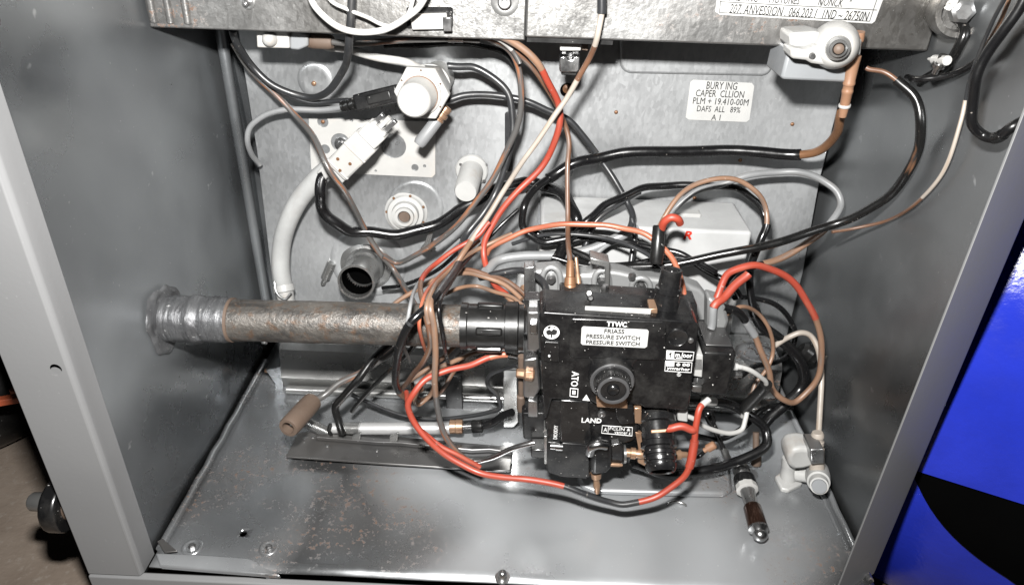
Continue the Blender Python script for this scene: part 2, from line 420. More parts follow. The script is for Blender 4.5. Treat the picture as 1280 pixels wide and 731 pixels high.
floor = grid_sheet(lambda u, v, t: Vector((-XW+.0025+u*(2*XW-.005), .001+v*.225, -t+wob(u*.4, v*.2, 2.2)*.8)), 50, 30, .0012).obj('floor_pan', G_FLOOR, cab, 180)
M().bb((-.226, .235, -.01), (.226, .237, HT)).obj('rear_wall', G_WALL, cab)
# vertical rolled corner beads at the back
M().tube([Vector((-.1935, .203, z/100)) for z in range(2, 40, 2)], .0035, 12).obj('corner_bead', G_WALL, cab, 60)
# front edges
lf = M().poly([(-.2295, -.003, -.003), (-.2015, -.003, -.003), (-.2, -.0005, -.003), (-.2, .012, -.003), (-.2012, .012, -.003), (-.2012, .001, -.003), (-.2283, .001, -.003), (-.2283, .23, -.003), (-.2295, .23, -.003)], (0, 0, .47)).obj('front_edge', G_PAINT, cab, 40, bev=.0009, segs=3)
hp = at(70, 461, y=-.003)
cut(lf, [M().lathe(hp+Vector((0, -.01, 0)), hp+Vector((0, .01, 0)), [(0, .0026), (1, .0026)], 20)])
M().bb(hp+Vector((-.006, .0085, -.006)), hp+Vector((.006, .0095, .006))).obj('hole_backing', VOID, cab)
M().poly([(.172, .0005, -.003), (.2005, .0192, -.003), (.2022, .0205, -.003), (.2022, .0235, -.003), (.1988, .0210, -.003), (.1722, .0022, -.003)], (0, 0, .47)).obj('front_edge', G_PAINT, cab, 40, bev=.0004, segs=3)
M().bb((-.2295, -.004, ZG), (.1985, .0005, -.0035)).obj('kick_plate', G_PAINT, cab, bev=.001)
M().bb((-.2285, .002, ZG), (-.226, .235, -.0035)).obj('base_side', G_PAINT, cab)
M().bb((.1965, .002, ZG), (.199, .235, -.0035)).obj('base_side', G_PAINT, cab)
# floor seams, pressed lip, dimples and fixings
def bead(x, y0, y1, r, z=.001, nm='floor_seam', mt=G_FLOOR, dx=0):
    M().tube([Vector((x+dx*k/14+wob(k*.1, 0, 3)*.4, y0+(y1-y0)*k/14, z)) for k in range(15)], r, 8).obj(nm, mt, cab, 60)
bead(-.1965, .012, .19, .0024); bead(.1955, .012, .19, .002); bead(.1905, .045, .115, .0011, .0008)
lip = [at(a, b, z=.0035) for a, b in ((188, 722), (194, 690), (250, 692), (310, 696), (322, 700), (332, 712), (338, 731), (339, 745))]
lip[0].y = max(lip[0].y, .001); lip[-1].y = -.0015; lip[-2].y = max(lip[-2].y, .0005)
for v in lip: v.z = .0008+.0034*min(1, max(0, v.y)/.010)
M().poly(lip, (0, 0, -.003)).obj('front_lip', G_FLOOR, cab, bev=.0008)
def dimple(x, y, rpx, nm='dimple', screw=True):
    p = at(x, y, z=.0008); r = px(p, rpx)
    o = M().lathe(p-Vector((0, 0, .0016)), p, [(0, r*1.1), (.6, r*1.02), (1, r*.86), (.8, r*.70), (.35, r*.5), (.3, r*.1)], 28).obj(nm, G_FLOOR, cab, 80)
    if screw:
        M().lathe(p-Vector((0, 0, .001)), p+Vector((0, 0, .0012)), [(0, r*.36), (.7, r*.36), (1, r*.26)], 6).obj('screw', STEEL, o, 30)
dimple(336, 683, 12); dimple(240, 682, 13); dimple(951, 619, 7, 'rivet', False)
p = at(304, 666, z=.0); cut(floor, [M().lathe(p-Vector((0, 0, .01)), p+Vector((0, 0, .01)), [(0, px(p, 4.6)), (1, px(p, 4.6))], 20)])
p = at(628, 722, z=0)
b = M().lathe(p, p+Vector((0, 0, .0055)), [(0, .0042), (.16, .0042), (.17, .0024), (.75, .0023), (.93, .0016), (1, .0004)], 20).obj('floor_bolt', STEEL, cab, 50)
p = at(846, 634, z=0)
M().tube([p+Vector((math.cos(a)*.006, math.sin(a)*.004, .0008)) for a in [k*.25 for k in range(1, 12)]], .0007, 8).obj('pressed_arc', G_BRIGHT, cab, 60)
# raised pressed platform under the valve
pl = [(722, 598), (728, 607), (745, 613), (905, 617), (916, 611), (912, 560), (722, 552)]
M().slabz(pl, -.0005, .004).obj('pressed_platform', G_FLOOR, cab, bev=.003, segs=3)
M().slab([(332, 462), (352, 458), (354, 488), (346, 505), (338, 505), (344, 480)], .158, .160).obj('corner_tab', G_FLOOR, cab, bev=.0004)
M().tube([at(332, 463, y=.165), at(352, 464, y=.162)], .0016, 8).obj('corner_rivet', BRASS, cab, 60)

# shelf across the back on which the burners stand
sh = thing('burner_shelf', 'bright folded steel burner shelf along the foot of the back panel', 'shelf', (0, .18, 0))
M().poly([(-.172, .1985, .001), (-.172, .160, .001), (-.172, .158, .003), (-.172, .155, .013), (-.172, .157, .016), (-.172, .160, .034), (-.172, .164, .0375), (-.172, .1985, .0375)], (.356, 0, 0)).obj('shelf_body', G_BRIGHT, sh, 25)
M().tube([Vector((-.168+.348*k/20, .1535+wob(k*.05, 0, 1)*.5, .0035)) for k in range(21)], .0034, 14).obj('foot_bend', G_BRIGHT, sh, 60)
p = at(965, 410, y=.160); M().lathe(Vector((.168, .174, .0372)), Vector((.168, .174, .0385)), [(0, .015), (1, .0125), (.55, .009), (.45, 0.002)], 30).obj('round_emboss', G_FLOOR, sh, 50)
M().slab([(556, 470), (577, 470), (579, 522), (558, 524)], .145, .147).obj('black_strap', BLACKR, sh, bev=.0005)
M().slab([(629, 462), (646, 462), (648, 528), (642, 534), (629, 534)], .118, .120).obj('grey_bracket', G_BRIGHT, sh, bev=.0005)

# ------------------------------------------------------------------ back panel
bp = thing('back_panel', 'large galvanised back panel with pressed rings and cable holes', 'panel', (0, YB, 0))
back = M().poly([(-.1815, YB, .30), (.1915, YB, .30), (.193, YB, .16), (.198, YB, .09), (.199, YB, .005), (-.190, YB, .005), (-.1855, YB, .06), (-.1815, YB, .165)], (0, .0015, 0)).obj('sheet', G_BACK, bp, bev=.0005)
hole = at(709, 113, y=YB)
cut(back, [M().lathe(hole-Vector((0, .01, 0)), hole+Vector((0, .01, 0)), [(0, px(hole, 9)), (1, px(hole, 9))], 24)])
M().bb(hole+Vector((-.012, .008, -.012)), hole+Vector((.012, .010, .012))).obj('hole_backing', VOID, bp)
M().lathe(hole+Vector((0, .006, 0)), hole+Vector((0, .002, 0)), [(0, .0028), (.8, .0028), (1, .001)], 12).obj('screw', COPPER, bp, 40)
def ring(x, y, rpx, par, mat, prof, y0=YB, nm='pressed_ring'):
    p = at(x, y, y=y0+.0006); r = px(p, rpx)
    return M().lathe(p, p-Vector((0, .002, 0)), [(t, r*k) for t, k in prof], 40).obj(nm, mat, par, 70)
ring(395, 101, 22, bp, G_BACK, [(0, 1.1), (.55, 1), (.85, .85), (.7, .6), (.55, .25), (.55, .02)])
ring(461, 328, 46, bp, G_BACK, [(0, 1.08), (.7, 1), (1.1, .92), (.8, .84), (.5, .8), (.5, .02)])
ring(520, 258, 34, bp, G_BACK, [(0, 1.05), (.6, 1), (.9, .9), (.55, .8), (.45, .02)])
ring(393, 104, 3, bp, BRASS, [(0, 1), (.9, 1), (1.1, .5)], nm='rivet')
def rrect(x0, y0, x1, y1, r, y, n=5, sk=0):
    pts = []
    for cx, cy, a0 in ((x0+r, y0+r, 180), (x1-r, y0+r, 270), (x1-r, y1-r, 0), (x0+r, y1-r, 90)):
        for k in range(n+1):
            a = math.radians(a0+90*k/n); pts.append((cx+r*math.cos(a), cy+r*math.sin(a)+sk*(cx-x0)))
    return pts
e = M().slab(rrect(775, 30, 966, 92, 14, 0, 5, .02), YB-.0022, YB+.001).obj('pressed_field', G_BACK, bp, bev=.0018, segs=3)
M().slab(rrect(631, 140, 641, 215, 4, 0), YB-.0008, YB+.001).obj('dark_slot', DKGREY, bp, bev=.0004)
for x, y in ((404, 152), (660, 240), (925, 200), (748, 256), (990, 155), (770, 140), (868, 247)):
    ring(x, y, 2.4, bp, COPPER, [(0, 1), (.5, 1), (.7, .4)], nm='rust_spot')

# ------------------------------------------------------------------ control tray across the top
tr = thing('control_tray', 'stained steel control tray crossing the top of the cabinet', 'tray', (0, .127, .256))
YT = .127
M().bb((-.1985, YT+.001, .2562), (-.005, YT+.003, .36)).obj('front_plate', G_TRAY, tr, bev=.0008)
M().bb((-.0049, YT-.0006, .2582), (.1985, YT+.0016, .36)).obj('front_plate', G_TRAY, tr, bev=.0010)
M().bb((-.1985, YT+.0032, .2590), (.1985, .196, .2605)).obj('bottom_plate', G_WALL, tr)
M().bb((-.004, YT+.0018, .2555), (.04, .150, .2588)).obj('bottom_ledge', BLACKR, tr)
for x in (-.1955, -.187, -.178):
    M().tube([Vector((x+ (z-.26)*.02, YT+.0008, z)) for z in (.2590, .28, .30, .33, .355)], .0020, 10).obj('pressed_rib', G_TRAY, tr, 60)
def tray_screw(x, y, rpx, y0):
    p = at(x, y, y=y0); r = px(p, rpx)
    o = M().lathe(p+Vector((0, .0005, 0)), p-Vector((0, .0018, 0)), [(0, r), (.5, r*.96), (.62, r*.7), (.5, r*.55)], 32).obj('washer', G_BRIGHT, tr, 60)
    M().lathe(p, p-Vector((0, .0042, 0)), [(0, r*.5), (.85, r*.48), (1, r*.38), (1.0, r*.22), (.5, r*.2), (.5, .0001)], 24).obj('screw', STEEL, o, 30)
tray_screw(631, 2, 18, YT+.001); tray_screw(310, 3, 9, YT+.001)
# slot with a white connector in the tray's edge
M().slab(rrect(508, 9, 566, 36, 3, 0), YT-.0005, YT+.0012).obj('slot_frame', BLACKM, tr, bev=.0004)
M().slab([(512, 18), (558, 17), (560, 37), (515, 38)], YT-.004, YT-.0008).obj('slot_plate', WHITE2, tr, bev=.0006)
M().slab([(553, 22), (564, 22), (565, 40), (554, 40)], YT-.006, YT-.0045).obj('slot_clip', CHROME, tr, bev=.0004)
# boss at the right end
p0 = at(1182, 8, y=YT-.001); p1 = at(1204, 15, y=.098)
bo = M().lathe(p0, p1, [(-.3, .0105), (.55, .0105), (.6, .0125), (.9, .0125), (1, .0112), (1, .0088), (.8, .0082)], 28, cap=True).obj('boss', G_TRAY, tr, 40)
M().lathe(p1-(p1-p0)*.25, p1+(p1-p0)*.06, [(0, .0055), (.9, .0052), (1, .0035)], 6).obj('boss_bolt', STEEL, bo, 30)
M().slab([(1165, -20), (1226, -20), (1226, 8), (1215, 30), (1172, 30)], YT-.010, YT-.0011).obj('boss_bracket', G_TRAY, tr, bev=.002)

# rating plate stuck on the tray
rp = thing('rating_plate', 'white rating plate with slanted black lettering on the tray front', 'label', at(995, 20, y=YT-.0007))
M().slab([(900, -30), (1108, -30), (1104, 0), (1094, 27), (1090, 30), (900, 19), (894, 15), (896, 0)], YT-.0010, YT-.0007).obj('plate', PAPER, rp, bev=.0001)
YL = YT-.0010
def line(a, b, wpx, par, y=YL, mat=INK, nm='ruled_line'):
    A = at(*a, y=y-.0002); B = at(*b, y=y-.0002); M().tube([A, B], px(A, wpx/2), 6).obj(nm, mat, par, 60)
line((900, 2.5), (1096, 13), .8, rp); line((899, 16), (1087, 27), .8, rp); line((1027, -10), (1025, 9), .8, rp); line((899, 16), (903, -12), .8, rp); line((1087, 27), (1098, -6), .8, rp)
text('207. ANVESSION . 066.203.1  1ND ~ 26750N', 999, 16.0, 174, 9.6, YL, INK, rp, rot=-.022, shear=.18)
text('RDADTING      MOTUNES          NONCK   "', 985, 0.0, 158, 8.6, YL, INK, rp, rot=-.022, shear=.18)
M().slab([(1062, -8), (1097, -7), (1096, -2), (1062, -3)], YL-.0004, YL-.0001).obj('black_bar', INK, rp)

# paper label on the back panel
lb = thing('paper_label', 'small white rounded label printed in five lines on the back panel', 'label', at(900, 127, y=YB))
M().slab([(867, 100), (940, 104), (943, 108), (937, 150), (933, 153), (861, 150), (857, 147), (863, 103)], YB-.0006, YB-.0002).obj('sticker', PAPER, lb, bev=.0001)
for s, x, y, ww, hh in (('BURY ING', 902.5, 107.5, 38, 8), ('CAPER  CLLION', 900, 117.5, 60, 7.4), ('PLM + 19.410-00M', 901, 127.2, 69, 7), ('DAFS  ALL   89%', 898.5, 136.8, 54, 6.4), ('A 1', 895, 147, 11, 6.2)):
    text(s, x, y, ww, hh, YB-.0006, INK, lb, off=.0002)

# ------------------------------------------------------------------ white perforated plate
pp = thing('perforated_plate', 'flat white plate with round and slotted holes behind the white plug', 'plate', at(466, 215, y=YB))
plate = M().slab([(386, 148), (540, 152), (544, 156), (544, 218), (540, 222), (393, 215), (389, 211)], YB-.0010, YB-.0003).obj('plate', WHITE, pp)
cs = []
for x, y, r in ((404, 152, 7), (426, 178, 12), (407, 186, 6), (519, 209, 4.5), (445, 176, 7), (492, 182, 16), (440, 150, 2), (531, 207, 2), (470, 213, 1.5)):
    c = at(x, y, y=YB); cs.append(M().lathe(c-Vector((0, .006, 0)), c+Vector((0, .004, 0)), [(0, px(c, r)), (1, px(c, r))], 24))
cs.append(M().slab([(489, 190), (502, 190), (502, 219), (489, 219)], YB-.006, YB+.004))
cs.append(M().slab([(441, 180), (488, 182), (488, 200), (441, 198)], YB-.007, YB+.005))
cut(plate, cs)
p = at(427, 180, y=YB); M().lathe(p, p-Vector((0, .004, 0)), [(0, px(p, 9)), (.35, px(p, 8.5)), (.4, px(p, 5)), (1, px(p, 4.5))], 20).obj('screw', CHROME, pp, 40)

# ------------------------------------------------------------------ bushings and ports on the back panel
def along(x0, y0, d0, x1, y1, d1): return at(x0, y0, y=d0), at(x1, y1, y=d1)
A, B = along(590, 212, YB-.0002, 582, 240, .168)
bu = thing('bushing', 'white tubular bushing on a round flange on the back panel', 'bushing', A, 'white bushings on the back panel')
r = px(A, 1); M().lathe(A, B, [(0, 20.5*r), (.07, 20.5*r), (.10, 19*r), (.10, 15*r), (.16, 14.5*r), (.93, 14*r), (1, 12.5*r)], 36).obj('body', WHITE2, bu, 35)
for dx, dy in ((-14, -7), (17, -6), (15, 14)):
    q = at(590+dx, 212+dy, y=YB-.0024); M().lathe(q, q-Vector((0, .0012, 0)), [(0, 2.6*r), (1, 2*r)], 10).obj('screw', STEEL, bu, 40)
A, B = along(508, 265, YB-.0002, 505, 272, .186)
bu = thing('bushing', 'low white stepped bushing with rusty centre behind the thick black cable', 'bushing', A, 'white bushings on the back panel')
r = px(A, 1); M().lathe(A, B, [(0, 27*r), (.14, 26.5*r), (.2, 24*r), (.25, 23*r), (.4, 22*r), (.42, 17*r), (.75, 16*r), (.78, 12*r), (1, 11.5*r), (1, 8*r), (.8, 7*r)], 40).obj('body', WHITE2, bu, 35)
q = A+(B-A)*.8; M().lathe(q, q+(B-A)*.1, [(0, 7.2*r), (1, 6.5*r)], 24).obj('centre_plug', CAPBR, bu, 40)
for k in range(7):
    a = k*.9+.4; q = A+(B-A)*.22+Vector((math.cos(a)*24*r, 0, math.sin(a)*24*r)); M().lathe(q, q-Vector((0, .001, 0)), [(0, 1.8*r), (1, 1.2*r)], 8).obj('rivet', COPPER, bu, 40)
A, B = along(458, 331, YB-.0002, 445, 353, .168)
po = thing('sight_tube', 'short open steel tube with a black hollow on the back panel', 'tube', A)
r = px(A, 1); M().lathe(A, B, [(0, 33*r), (.04, 32*r), (.09, 24*r), (.3, 23*r), (.34, 21*r), (.88, 20.5*r), (.9, 22*r), (1, 22*r), (1, 19.5*r), (.7, 19*r), (.3, 18*r)], 44).obj('tube_body', G_BRIGHT, po, 40)
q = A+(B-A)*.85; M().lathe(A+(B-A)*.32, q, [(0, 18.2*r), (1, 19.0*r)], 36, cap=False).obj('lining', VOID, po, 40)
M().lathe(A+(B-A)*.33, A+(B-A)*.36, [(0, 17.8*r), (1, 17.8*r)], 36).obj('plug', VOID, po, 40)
A, B = along(415, 328, YB-.002, 403, 356, YB-.004); r = px(A, 1)
M().lathe(A, B, [(0, 5.5*r), (.1, 6*r), (.7, 5.8*r), (.72, 3.4*r), (.95, 3*r), (1, 2*r)], 14).obj('clip_pin', G_BRIGHT, None, 40, label='small shiny metal pin left of the open steel tube', cat='pin')
A, B = along(535, 300, YB-.003, 540, 284, YB-.004)
M().slab([(530, 306), (538, 284), (543, 285), (538, 304), (545, 312), (533, 318), (525, 312)], .178, .181).obj('cable_clip', G_BRIGHT, None, 35, bev=.0004, label='small bent metal clip under the thick black cable', cat='clip')

# ------------------------------------------------------------------ white hose, plug and hexagonal sensor at upper left
hs = thing('white_hose', 'thick white hose curving down from the white plug to the pipe', 'hose', at(355, 362, y=.18))
Q = catmull(path3([(414, 208, .172), (394, 226), (374, 250, .178), (359, 280), (352, 308, .18), (351, 336), (355, 360, .178)]), 8)
M().tube(Q, px(Q[20], 11.5), 20).obj('hose', cable('white hose rubber', (.43, .435, .43), (.35, .34, .33), .5, .45), hs, 60)
A, B = along(354, 356, .178, 359, 382, .172); r = px(A, 1)
M().lathe(A, B, [(0, 12.5*r), (.3, 13*r), (.35, 11*r), (.8, 10*r), (1, 8*r)], 24).obj('end_ferrule', WHITE2, hs, 40)
Q = catmull([at(343, 352, y=.172), at(346, 366, y=.168), at(356, 374, y=.166), at(364, 366, y=.168)], 6)
M().tube(Q, .0008, 8).obj('wire_clip', STEEL, hs, 60)

A = at(484, 150, y=.158); B = at(408, 226, y=.166)
wp = thing('white_plug', 'long white connector plug lying diagonally over the perforated plate', 'plug', B)
e1 = (B-A).normalized(); n1 = (CAM-A); n1 = (n1-e1*n1.dot(e1)).normalized(); s1 = e1.cross(n1); L1 = (B-A).length; RW = Matrix((e1, s1, n1)).transposed()
k1 = px(A, 1)
def seg_box(t0, t1, wpx, hpx, nm, mat, off=0, side=0, bev=.0008, par=None, base=None):
    c = (base or A)+e1*(L1*(t0+t1)/2)+n1*off+s1*(side*k1)
    return M().box(c, (L1*(t1-t0), wpx*k1, hpx*k1), RW).obj(nm, mat, par or wp, bev=bev)
bd = seg_box(.13, .30, 29, 20, 'head', WHITE); seg_box(.10, .16, 24, 17, 'head_rim', WHITE)
bd = seg_box(.30, .80, 35, 22, 'shell', WHITE, bev=.0014); seg_box(.46, .49, 36, 23, 'shell_rib', WHITE); seg_box(.74, .77, 36, 23, 'shell_rib', WHITE)
seg_box(.80, .92, 19, 16, 'tail_block', WHITE2, side=-7); seg_box(.80, .98, 15, 14, 'tail_block', WHITE2, side=9)
for sd, t in ((-8, 0), (0, .02), (8, .05)):
    seg_box(-.06+t, .11, 6, 6, 'contact_pin', STEEL if sd else WHITE2, side=sd, bev=.0004)
for t, sd in ((.60, -6), (.66, 9), (.74, -3)):
    c = A+e1*L1*t+s1*sd*k1+n1*11.2*k1; M().lathe(c-n1*.0003, c+n1*.0004, [(0, 2.6*k1), (1, 2*k1)], 8).obj('brown_contact', COPPER, wp, 40)

A2 = at(549, 96, y=.196); B2 = at(516, 127, y=.132)
hx = thing('hexagonal_sensor', 'white hexagonal sensor with a round cap beside the tray', 'sensor', A2)
k2 = px(B2, 1)
M().lathe(A2, B2, [(0, 22*k2), (.24, 22*k2), (.26, 26*k2), (.34, 27*k2), (.36, 23*k2)], 30).obj('rear_collar', WHITE2, hx, 40)
M().lathe(A2, B2, [(.36, 29*k2), (.40, 31*k2), (.64, 32*k2)], 6).obj('hexagon_body', WHITE2, hx, 25, bev=.0012)
M().lathe(A2, B2, [(.64, 37*k2), (.655, 37.5*k2), (.70, 37.5*k2), (.715, 36*k2)], 6).obj('hexagon_flange', WHITE, hx, 25, bev=.001)
M().lathe(A2, B2, [(.71, 27*k2), (.74, 27*k2), (.76, 23.5*k2), (.80, 23.5*k2), (.82, 22*k2), (.95, 22*k2), (.985, 21*k2), (1, 18.5*k2)], 40).obj('round_cap', WHITE, hx, 40)
M().lathe(A2, B2, [(.745, 24.2*k2), (.775, 24.2*k2)], 40).obj('rusty_ring', TANW, hx, 40)
for a in range(6):
    q = A2+(B2-A2)*.71
    e = (B2-A2).normalized(); h = e.cross(Vector((0, 0, 1))).normalized(); v = e.cross(h); q = q+(h*math.cos(a*1.047+.5)+v*math.sin(a*1.047+.5))*29.5*k2
    M().lathe(q, q+e*.0008, [(0, 1.6*k2), (1, 1.2*k2)], 8).obj('pin_mark', CAPBR, hx, 40)
c = at(540, 92, y=.158); 
# black plug to its left
bkp = thing('black_plug', 'black rectangular cable plug pushed into the hexagonal sensor', 'plug', at(468, 124, y=.16))
A3 = at(446, 129, y=.163); B3 = at(500, 116, y=.16); e3 = (B3-A3).normalized(); n3 = (CAM-A3); n3 = (n3-e3*n3.dot(e3)).normalized(); R3 = Matrix((e3, e3.cross(n3), n3)).transposed()
M().box((A3+B3)/2, ((B3-A3).length, 23*k2, 20*k2), R3).obj('housing', BLACKM, bkp, bev=.0012)
M().box((A3+B3)/2+n3*9*k2+e3*.002, ((B3-A3).length*.55, 13*k2, 5*k2), R3).obj('latch', BLACKR, bkp, bev=.0008)
M().lathe(A3-e3*.010, A3+e3*.001, [(0, 5*k2), (0.02, 7*k2), (.14, 7*k2), (.16, 5*k2), (.3, 5*k2), (.32, 7.6*k2), (.46, 7.6*k2), (.48, 5.5*k2), (.62, 5.5*k2), (.64, 8.4*k2), (.8, 8.4*k2), (.82, 7*k2), (1, 9*k2)], 20).obj('strain_relief', BLACKR, bkp, 40)
# little tube with brass nut
A4 = at(560, 132, y=.165); B4 = at(523, 181, y=.158); k4 = px(A4, 1)
ts = thing('small_test_tube', 'short grey tube with a brass nut hanging beside the hexagonal sensor', 'tube', B4)
M().lathe(A4, B4, [(.34, 7*k4), (.4, 8*k4), (.94, 8*k4), (1, 6.5*k4)], 20).obj('tube_body', MIDGREY, ts, 40)
M().lathe(A4, B4, [(0.02, 6*k4), (.05, 8*k4), (.13, 8*k4), (.14, 7*k4), (.18, 7*k4), (.19, 9*k4), (.27, 9*k4), (.28, 7*k4), (.31, 7*k4), (.32, 8.4*k4), (.36, 8.4*k4)], 14).obj('brass_nut', BRASS, ts, 30)

# ------------------------------------------------------------------ terminal under the tray, left
A = at(338, 50, y=.150)
tb = thing('terminal_block', 'white square terminal with a domed button under the tray at left', 'terminal', A)
M().slab([(320, 38), (360, 38), (362, 61), (321, 60)], .142, .155).obj('white_face', WHITE, tb, bev=.0008)
q = at(337.5, 49, y=.142); M().lathe(q+Vector((0, .001, 0)), q-Vector((0, .005, 0)), [(0, 9*k4), (.3, 8.6*k4), (.7, 7*k4), (.93, 4*k4), (1, .5*k4)], 24).obj('dome_button', WHITE2, tb, 70)
M().slab([(362, 40), (372, 39), (385, 43), (385, 58), (373, 63), (362, 62)], .144, .158).obj('grey_body', RELAY, tb, bev=.001)
a, b = at(374, 50, y=.150), at(416, 53, y=.148)
M().lathe(a, b, [(0, 7*k4), (.28, 7*k4), (.3, 8.5*k4), (.36, 8.5*k4), (.38, 7*k4), (.4, 9*k4), (.9, 8.6*k4), (1, 7*k4)], 20).obj('ferrule', CAPBR, tb, 40)

# ------------------------------------------------------------------ latch clip and tray hardware
lc = thing('latch_clip', 'shiny white latch clip hanging from the tray above the cable hole', 'clip', at(713, 90, y=.15))
M().slab([(700, 47), (727, 47), (726, 64), (700, 64)], .140, .150).obj('upper_block', WHITE, lc, bev=.0006)
M().slab([(702, 64), (725, 64), (725, 73), (702, 73)], .147, .152).obj('dark_slot', BLACKM, lc, bev=.0003)
M().slab([(700, 71), (709, 71), (710, 75), (716, 75), (717, 71), (725, 71), (724, 88), (721, 91), (701, 91), (699, 88)], .139, .149).obj('lower_block', CHROME, lc, bev=.0006)
M().slab([(701, 91), (721, 91), (720, 95), (702, 94)], .142, .150).obj('base', BLACKR, lc, bev=.0003)
M().slab([(727, 50), (736, 50), (735, 64), (727, 63)], .145, .152).obj('side_tab', CAPBR, lc, bev=.0004)

# ------------------------------------------------------------------ relay with spark boot, top right
rl = thing('ignition_relay', 'grey relay box with white round head and chromed nut under the tray', 'relay', at(1020, 100, y=.12))
M().slab([(986, 60), (1062, 66), (1063, 72), (1060, 104), (978, 100), (977, 96)], .112, .140).obj('relay_box', RELAY, rl, bev=.0014)
M().slab([(988, 42), (1020, 40), (1046, 47), (1046, 66), (988, 62)], .106, .125).obj('upper_body', WHITE2, rl, bev=.002)
M().slab([(989, 60), (1010, 63), (1022, 57), (1040, 64), (1040, 84), (1015, 80), (1008, 76), (989, 74)], .098, .112).obj('wing', WHITE2, rl, bev=.0016)
A, B = along(1042, 55, .122, 1047, 60, .094); k5 = px(A, 1)
M().lathe(A, B, [(0, 27*k5), (.15, 28*k5), (.55, 27*k5), (.8, 24*k5), (.92, 20*k5), (1, 14*k5)], 40).obj('round_head', WHITE, rl, 60)
M().lathe(A+(B-A)*.95, A+(B-A)*1.3, [(0, 13.5*k5), (.3, 14*k5), (.6, 13*k5), (.65, 10*k5), (.95, 9*k5), (1, 7*k5), (.5, 5*k5)], 28).obj('chrome_nut', G_BRIGHT, rl, 40)
q = A+(B-A)*1.2; M().lathe(q, q+(B-A)*.13, [(0, 6*k5), (.8, 5.5*k5), (1, 3*k5)], 16).obj('rusty_core', CAPBR, rl, 40)
q = at(1015, 70, y=.098); M().lathe(q, q-Vector((0, .0015, 0)), [(0, 4*k5), (1, 3*k5)], 14).obj('screw', STEEL, rl, 40)
q = at(1070, 58, y=.11)
M().slab([(1062, 47), (1078, 49), (1076, 70), (1060, 68)], .104, .118).obj('side_collar', WHITE2, rl, bev=.001)
A, B = along(1074, 40, .110, 1053, 146, .114); k5 = px(A, 1)
bt = thing('spark_boot', 'brown spark lead boot hanging beside the relay with white ring', 'boot', B)
M().lathe(A, B, [(0, 7*k5), (.05, 7.5*k5), (.10, 7.5*k5), (.11, 6*k5), (.25, 6*k5), (.27, 8.5*k5), (.32, 8.5*k5), (.34, 8*k5), (.56, 7*k5), (.57, 7.6*k5), (.60, 7.6*k5), (.61, 6.8*k5), (.66, 6.6*k5), (.67, 7.2*k5), (.70, 7.2*k5), (.71, 6.6*k5), (.86, 6.2*k5), (1, 5*k5)], 22).obj('boot_body', BOOT, bt, 35)
M().lathe(A, B, [(.845, 7.4*k5), (.85, 7.8*k5), (.875, 7.8*k5), (.88, 7.4*k5)], 22).obj('white_ring', WHITE, bt, 40)

# ------------------------------------------------------------------ small clip by the right wall
sc_ = thing('wall_connector', 'tiny white and chrome connector under the tray by the right wall', 'connector', pt(1172, 78, .1))
A, B = pt(1161, 74, .118, .012), pt(1184, 76, .115, .012); M().lathe(A, B, [(0, .0007), (.3, .0012), (.32, .0022), (1, .0022)], 12).obj('pin', WHITE, sc_, 40)
A, B = pt(1180, 70, .116, .012), pt(1168, 92, .116, .012); M().lathe(A, B, [(0, .0022), (.4, .002), (.42, .003), (.6, .003), (.62, .0015), (1, .0013)], 12).obj('stem', CHROME, sc_, 40)

# ------------------------------------------------------------------ pale box marked R
P1 = at(941, 290, y=.152); zt = P1.z; P0 = at(676, 276, y=.152)
jb = thing('junction_box', 'pale grey junction box marked with a red R', 'box', ((P0.x+P1.x)/2, .175, .04))
M().bb((P0.x, .152, .045), (P1.x, YB-.001, zt)).obj('case', BOXGREY, jb, bev=.0022, segs=3)
M().bb((P0.x-.0012, .158, zt-.006), (P1.x+.0012, YB-.002, zt-.0045)).obj('lid_seam', RELAY, jb)
text('R', 860, 294, 11, 10, .152, INKR, jb, shear=.2, bold=.03, off=.0004)
for x, y in ((800, 300), (760, 310)):
    q = at(x, y, y=.152); M().lathe(q+Vector((0, .001, 0)), q-Vector((0, .0012, 0)), [(0, 3*k4), (1, 2*k4)], 12).obj('screw', STEEL, jb, 40)
q = Vector(((P1.x*.8+P0.x*.2)-.006, .175, zt)); M().bb(q+Vector((-.018, -.004, -.001)), q+Vector((.004, .004, .0022))).obj('lid_clip', WHITE2, jb, bev=.0008)

# ------------------------------------------------------------------ manifold behind the valve
mf = thing('burner_manifold', 'pale cast burner manifold behind the black gas valve', 'manifold', (.05, .13, .04))
M().slab([(648, 344), (672, 338), (700, 336), (705, 343), (738, 343), (745, 336), (775, 340), (800, 346), (850, 352), (876, 362), (890, 380), (890, 420), (645, 420), (640, 380)], .112, .124).obj('casting', G_CAST, mf, bev=.003, segs=3)
for cx, cy, ww, hh in ((689, 352, 22, 34), (752, 354, 18, 30), (801, 360, 22, 24)):
    pts = [at(cx-ww/2, cy+hh/2, y=.110), at(cx-ww/2, cy-hh*.2, y=.110), at(cx-ww*.3, cy-hh*.45, y=.110), at(cx, cy-hh*.53, y=.110), at(cx+ww*.3, cy-hh*.45, y=.110), at(cx+ww/2, cy-hh*.2, y=.110), at(cx+ww/2, cy+hh/2, y=.110)]
    M().tube(catmull(pts, 5), .0017, 10).obj('cast_rib', G_CAST, mf, 60)
    q = at(cx, cy-4, y=.112); M().lathe(q, q-Vector((0, .004, 0)), [(0, 6*k4), (.5, 6*k4), (.55, 4*k4), (1, 3.5*k4)], 6 if cx > 700 else 20).obj('bolt', STEEL, mf, 30)
M().slab([(738, 322), (762, 328), (762, 372), (756, 372), (756, 334), (738, 330)], .100, .110).obj('bracket', G_BRIGHT, mf, bev=.0006)
M().slab([(655, 335), (668, 333), (670, 385), (655, 386)], .098, .106).obj('bracket', STEEL, mf, bev=.0006)
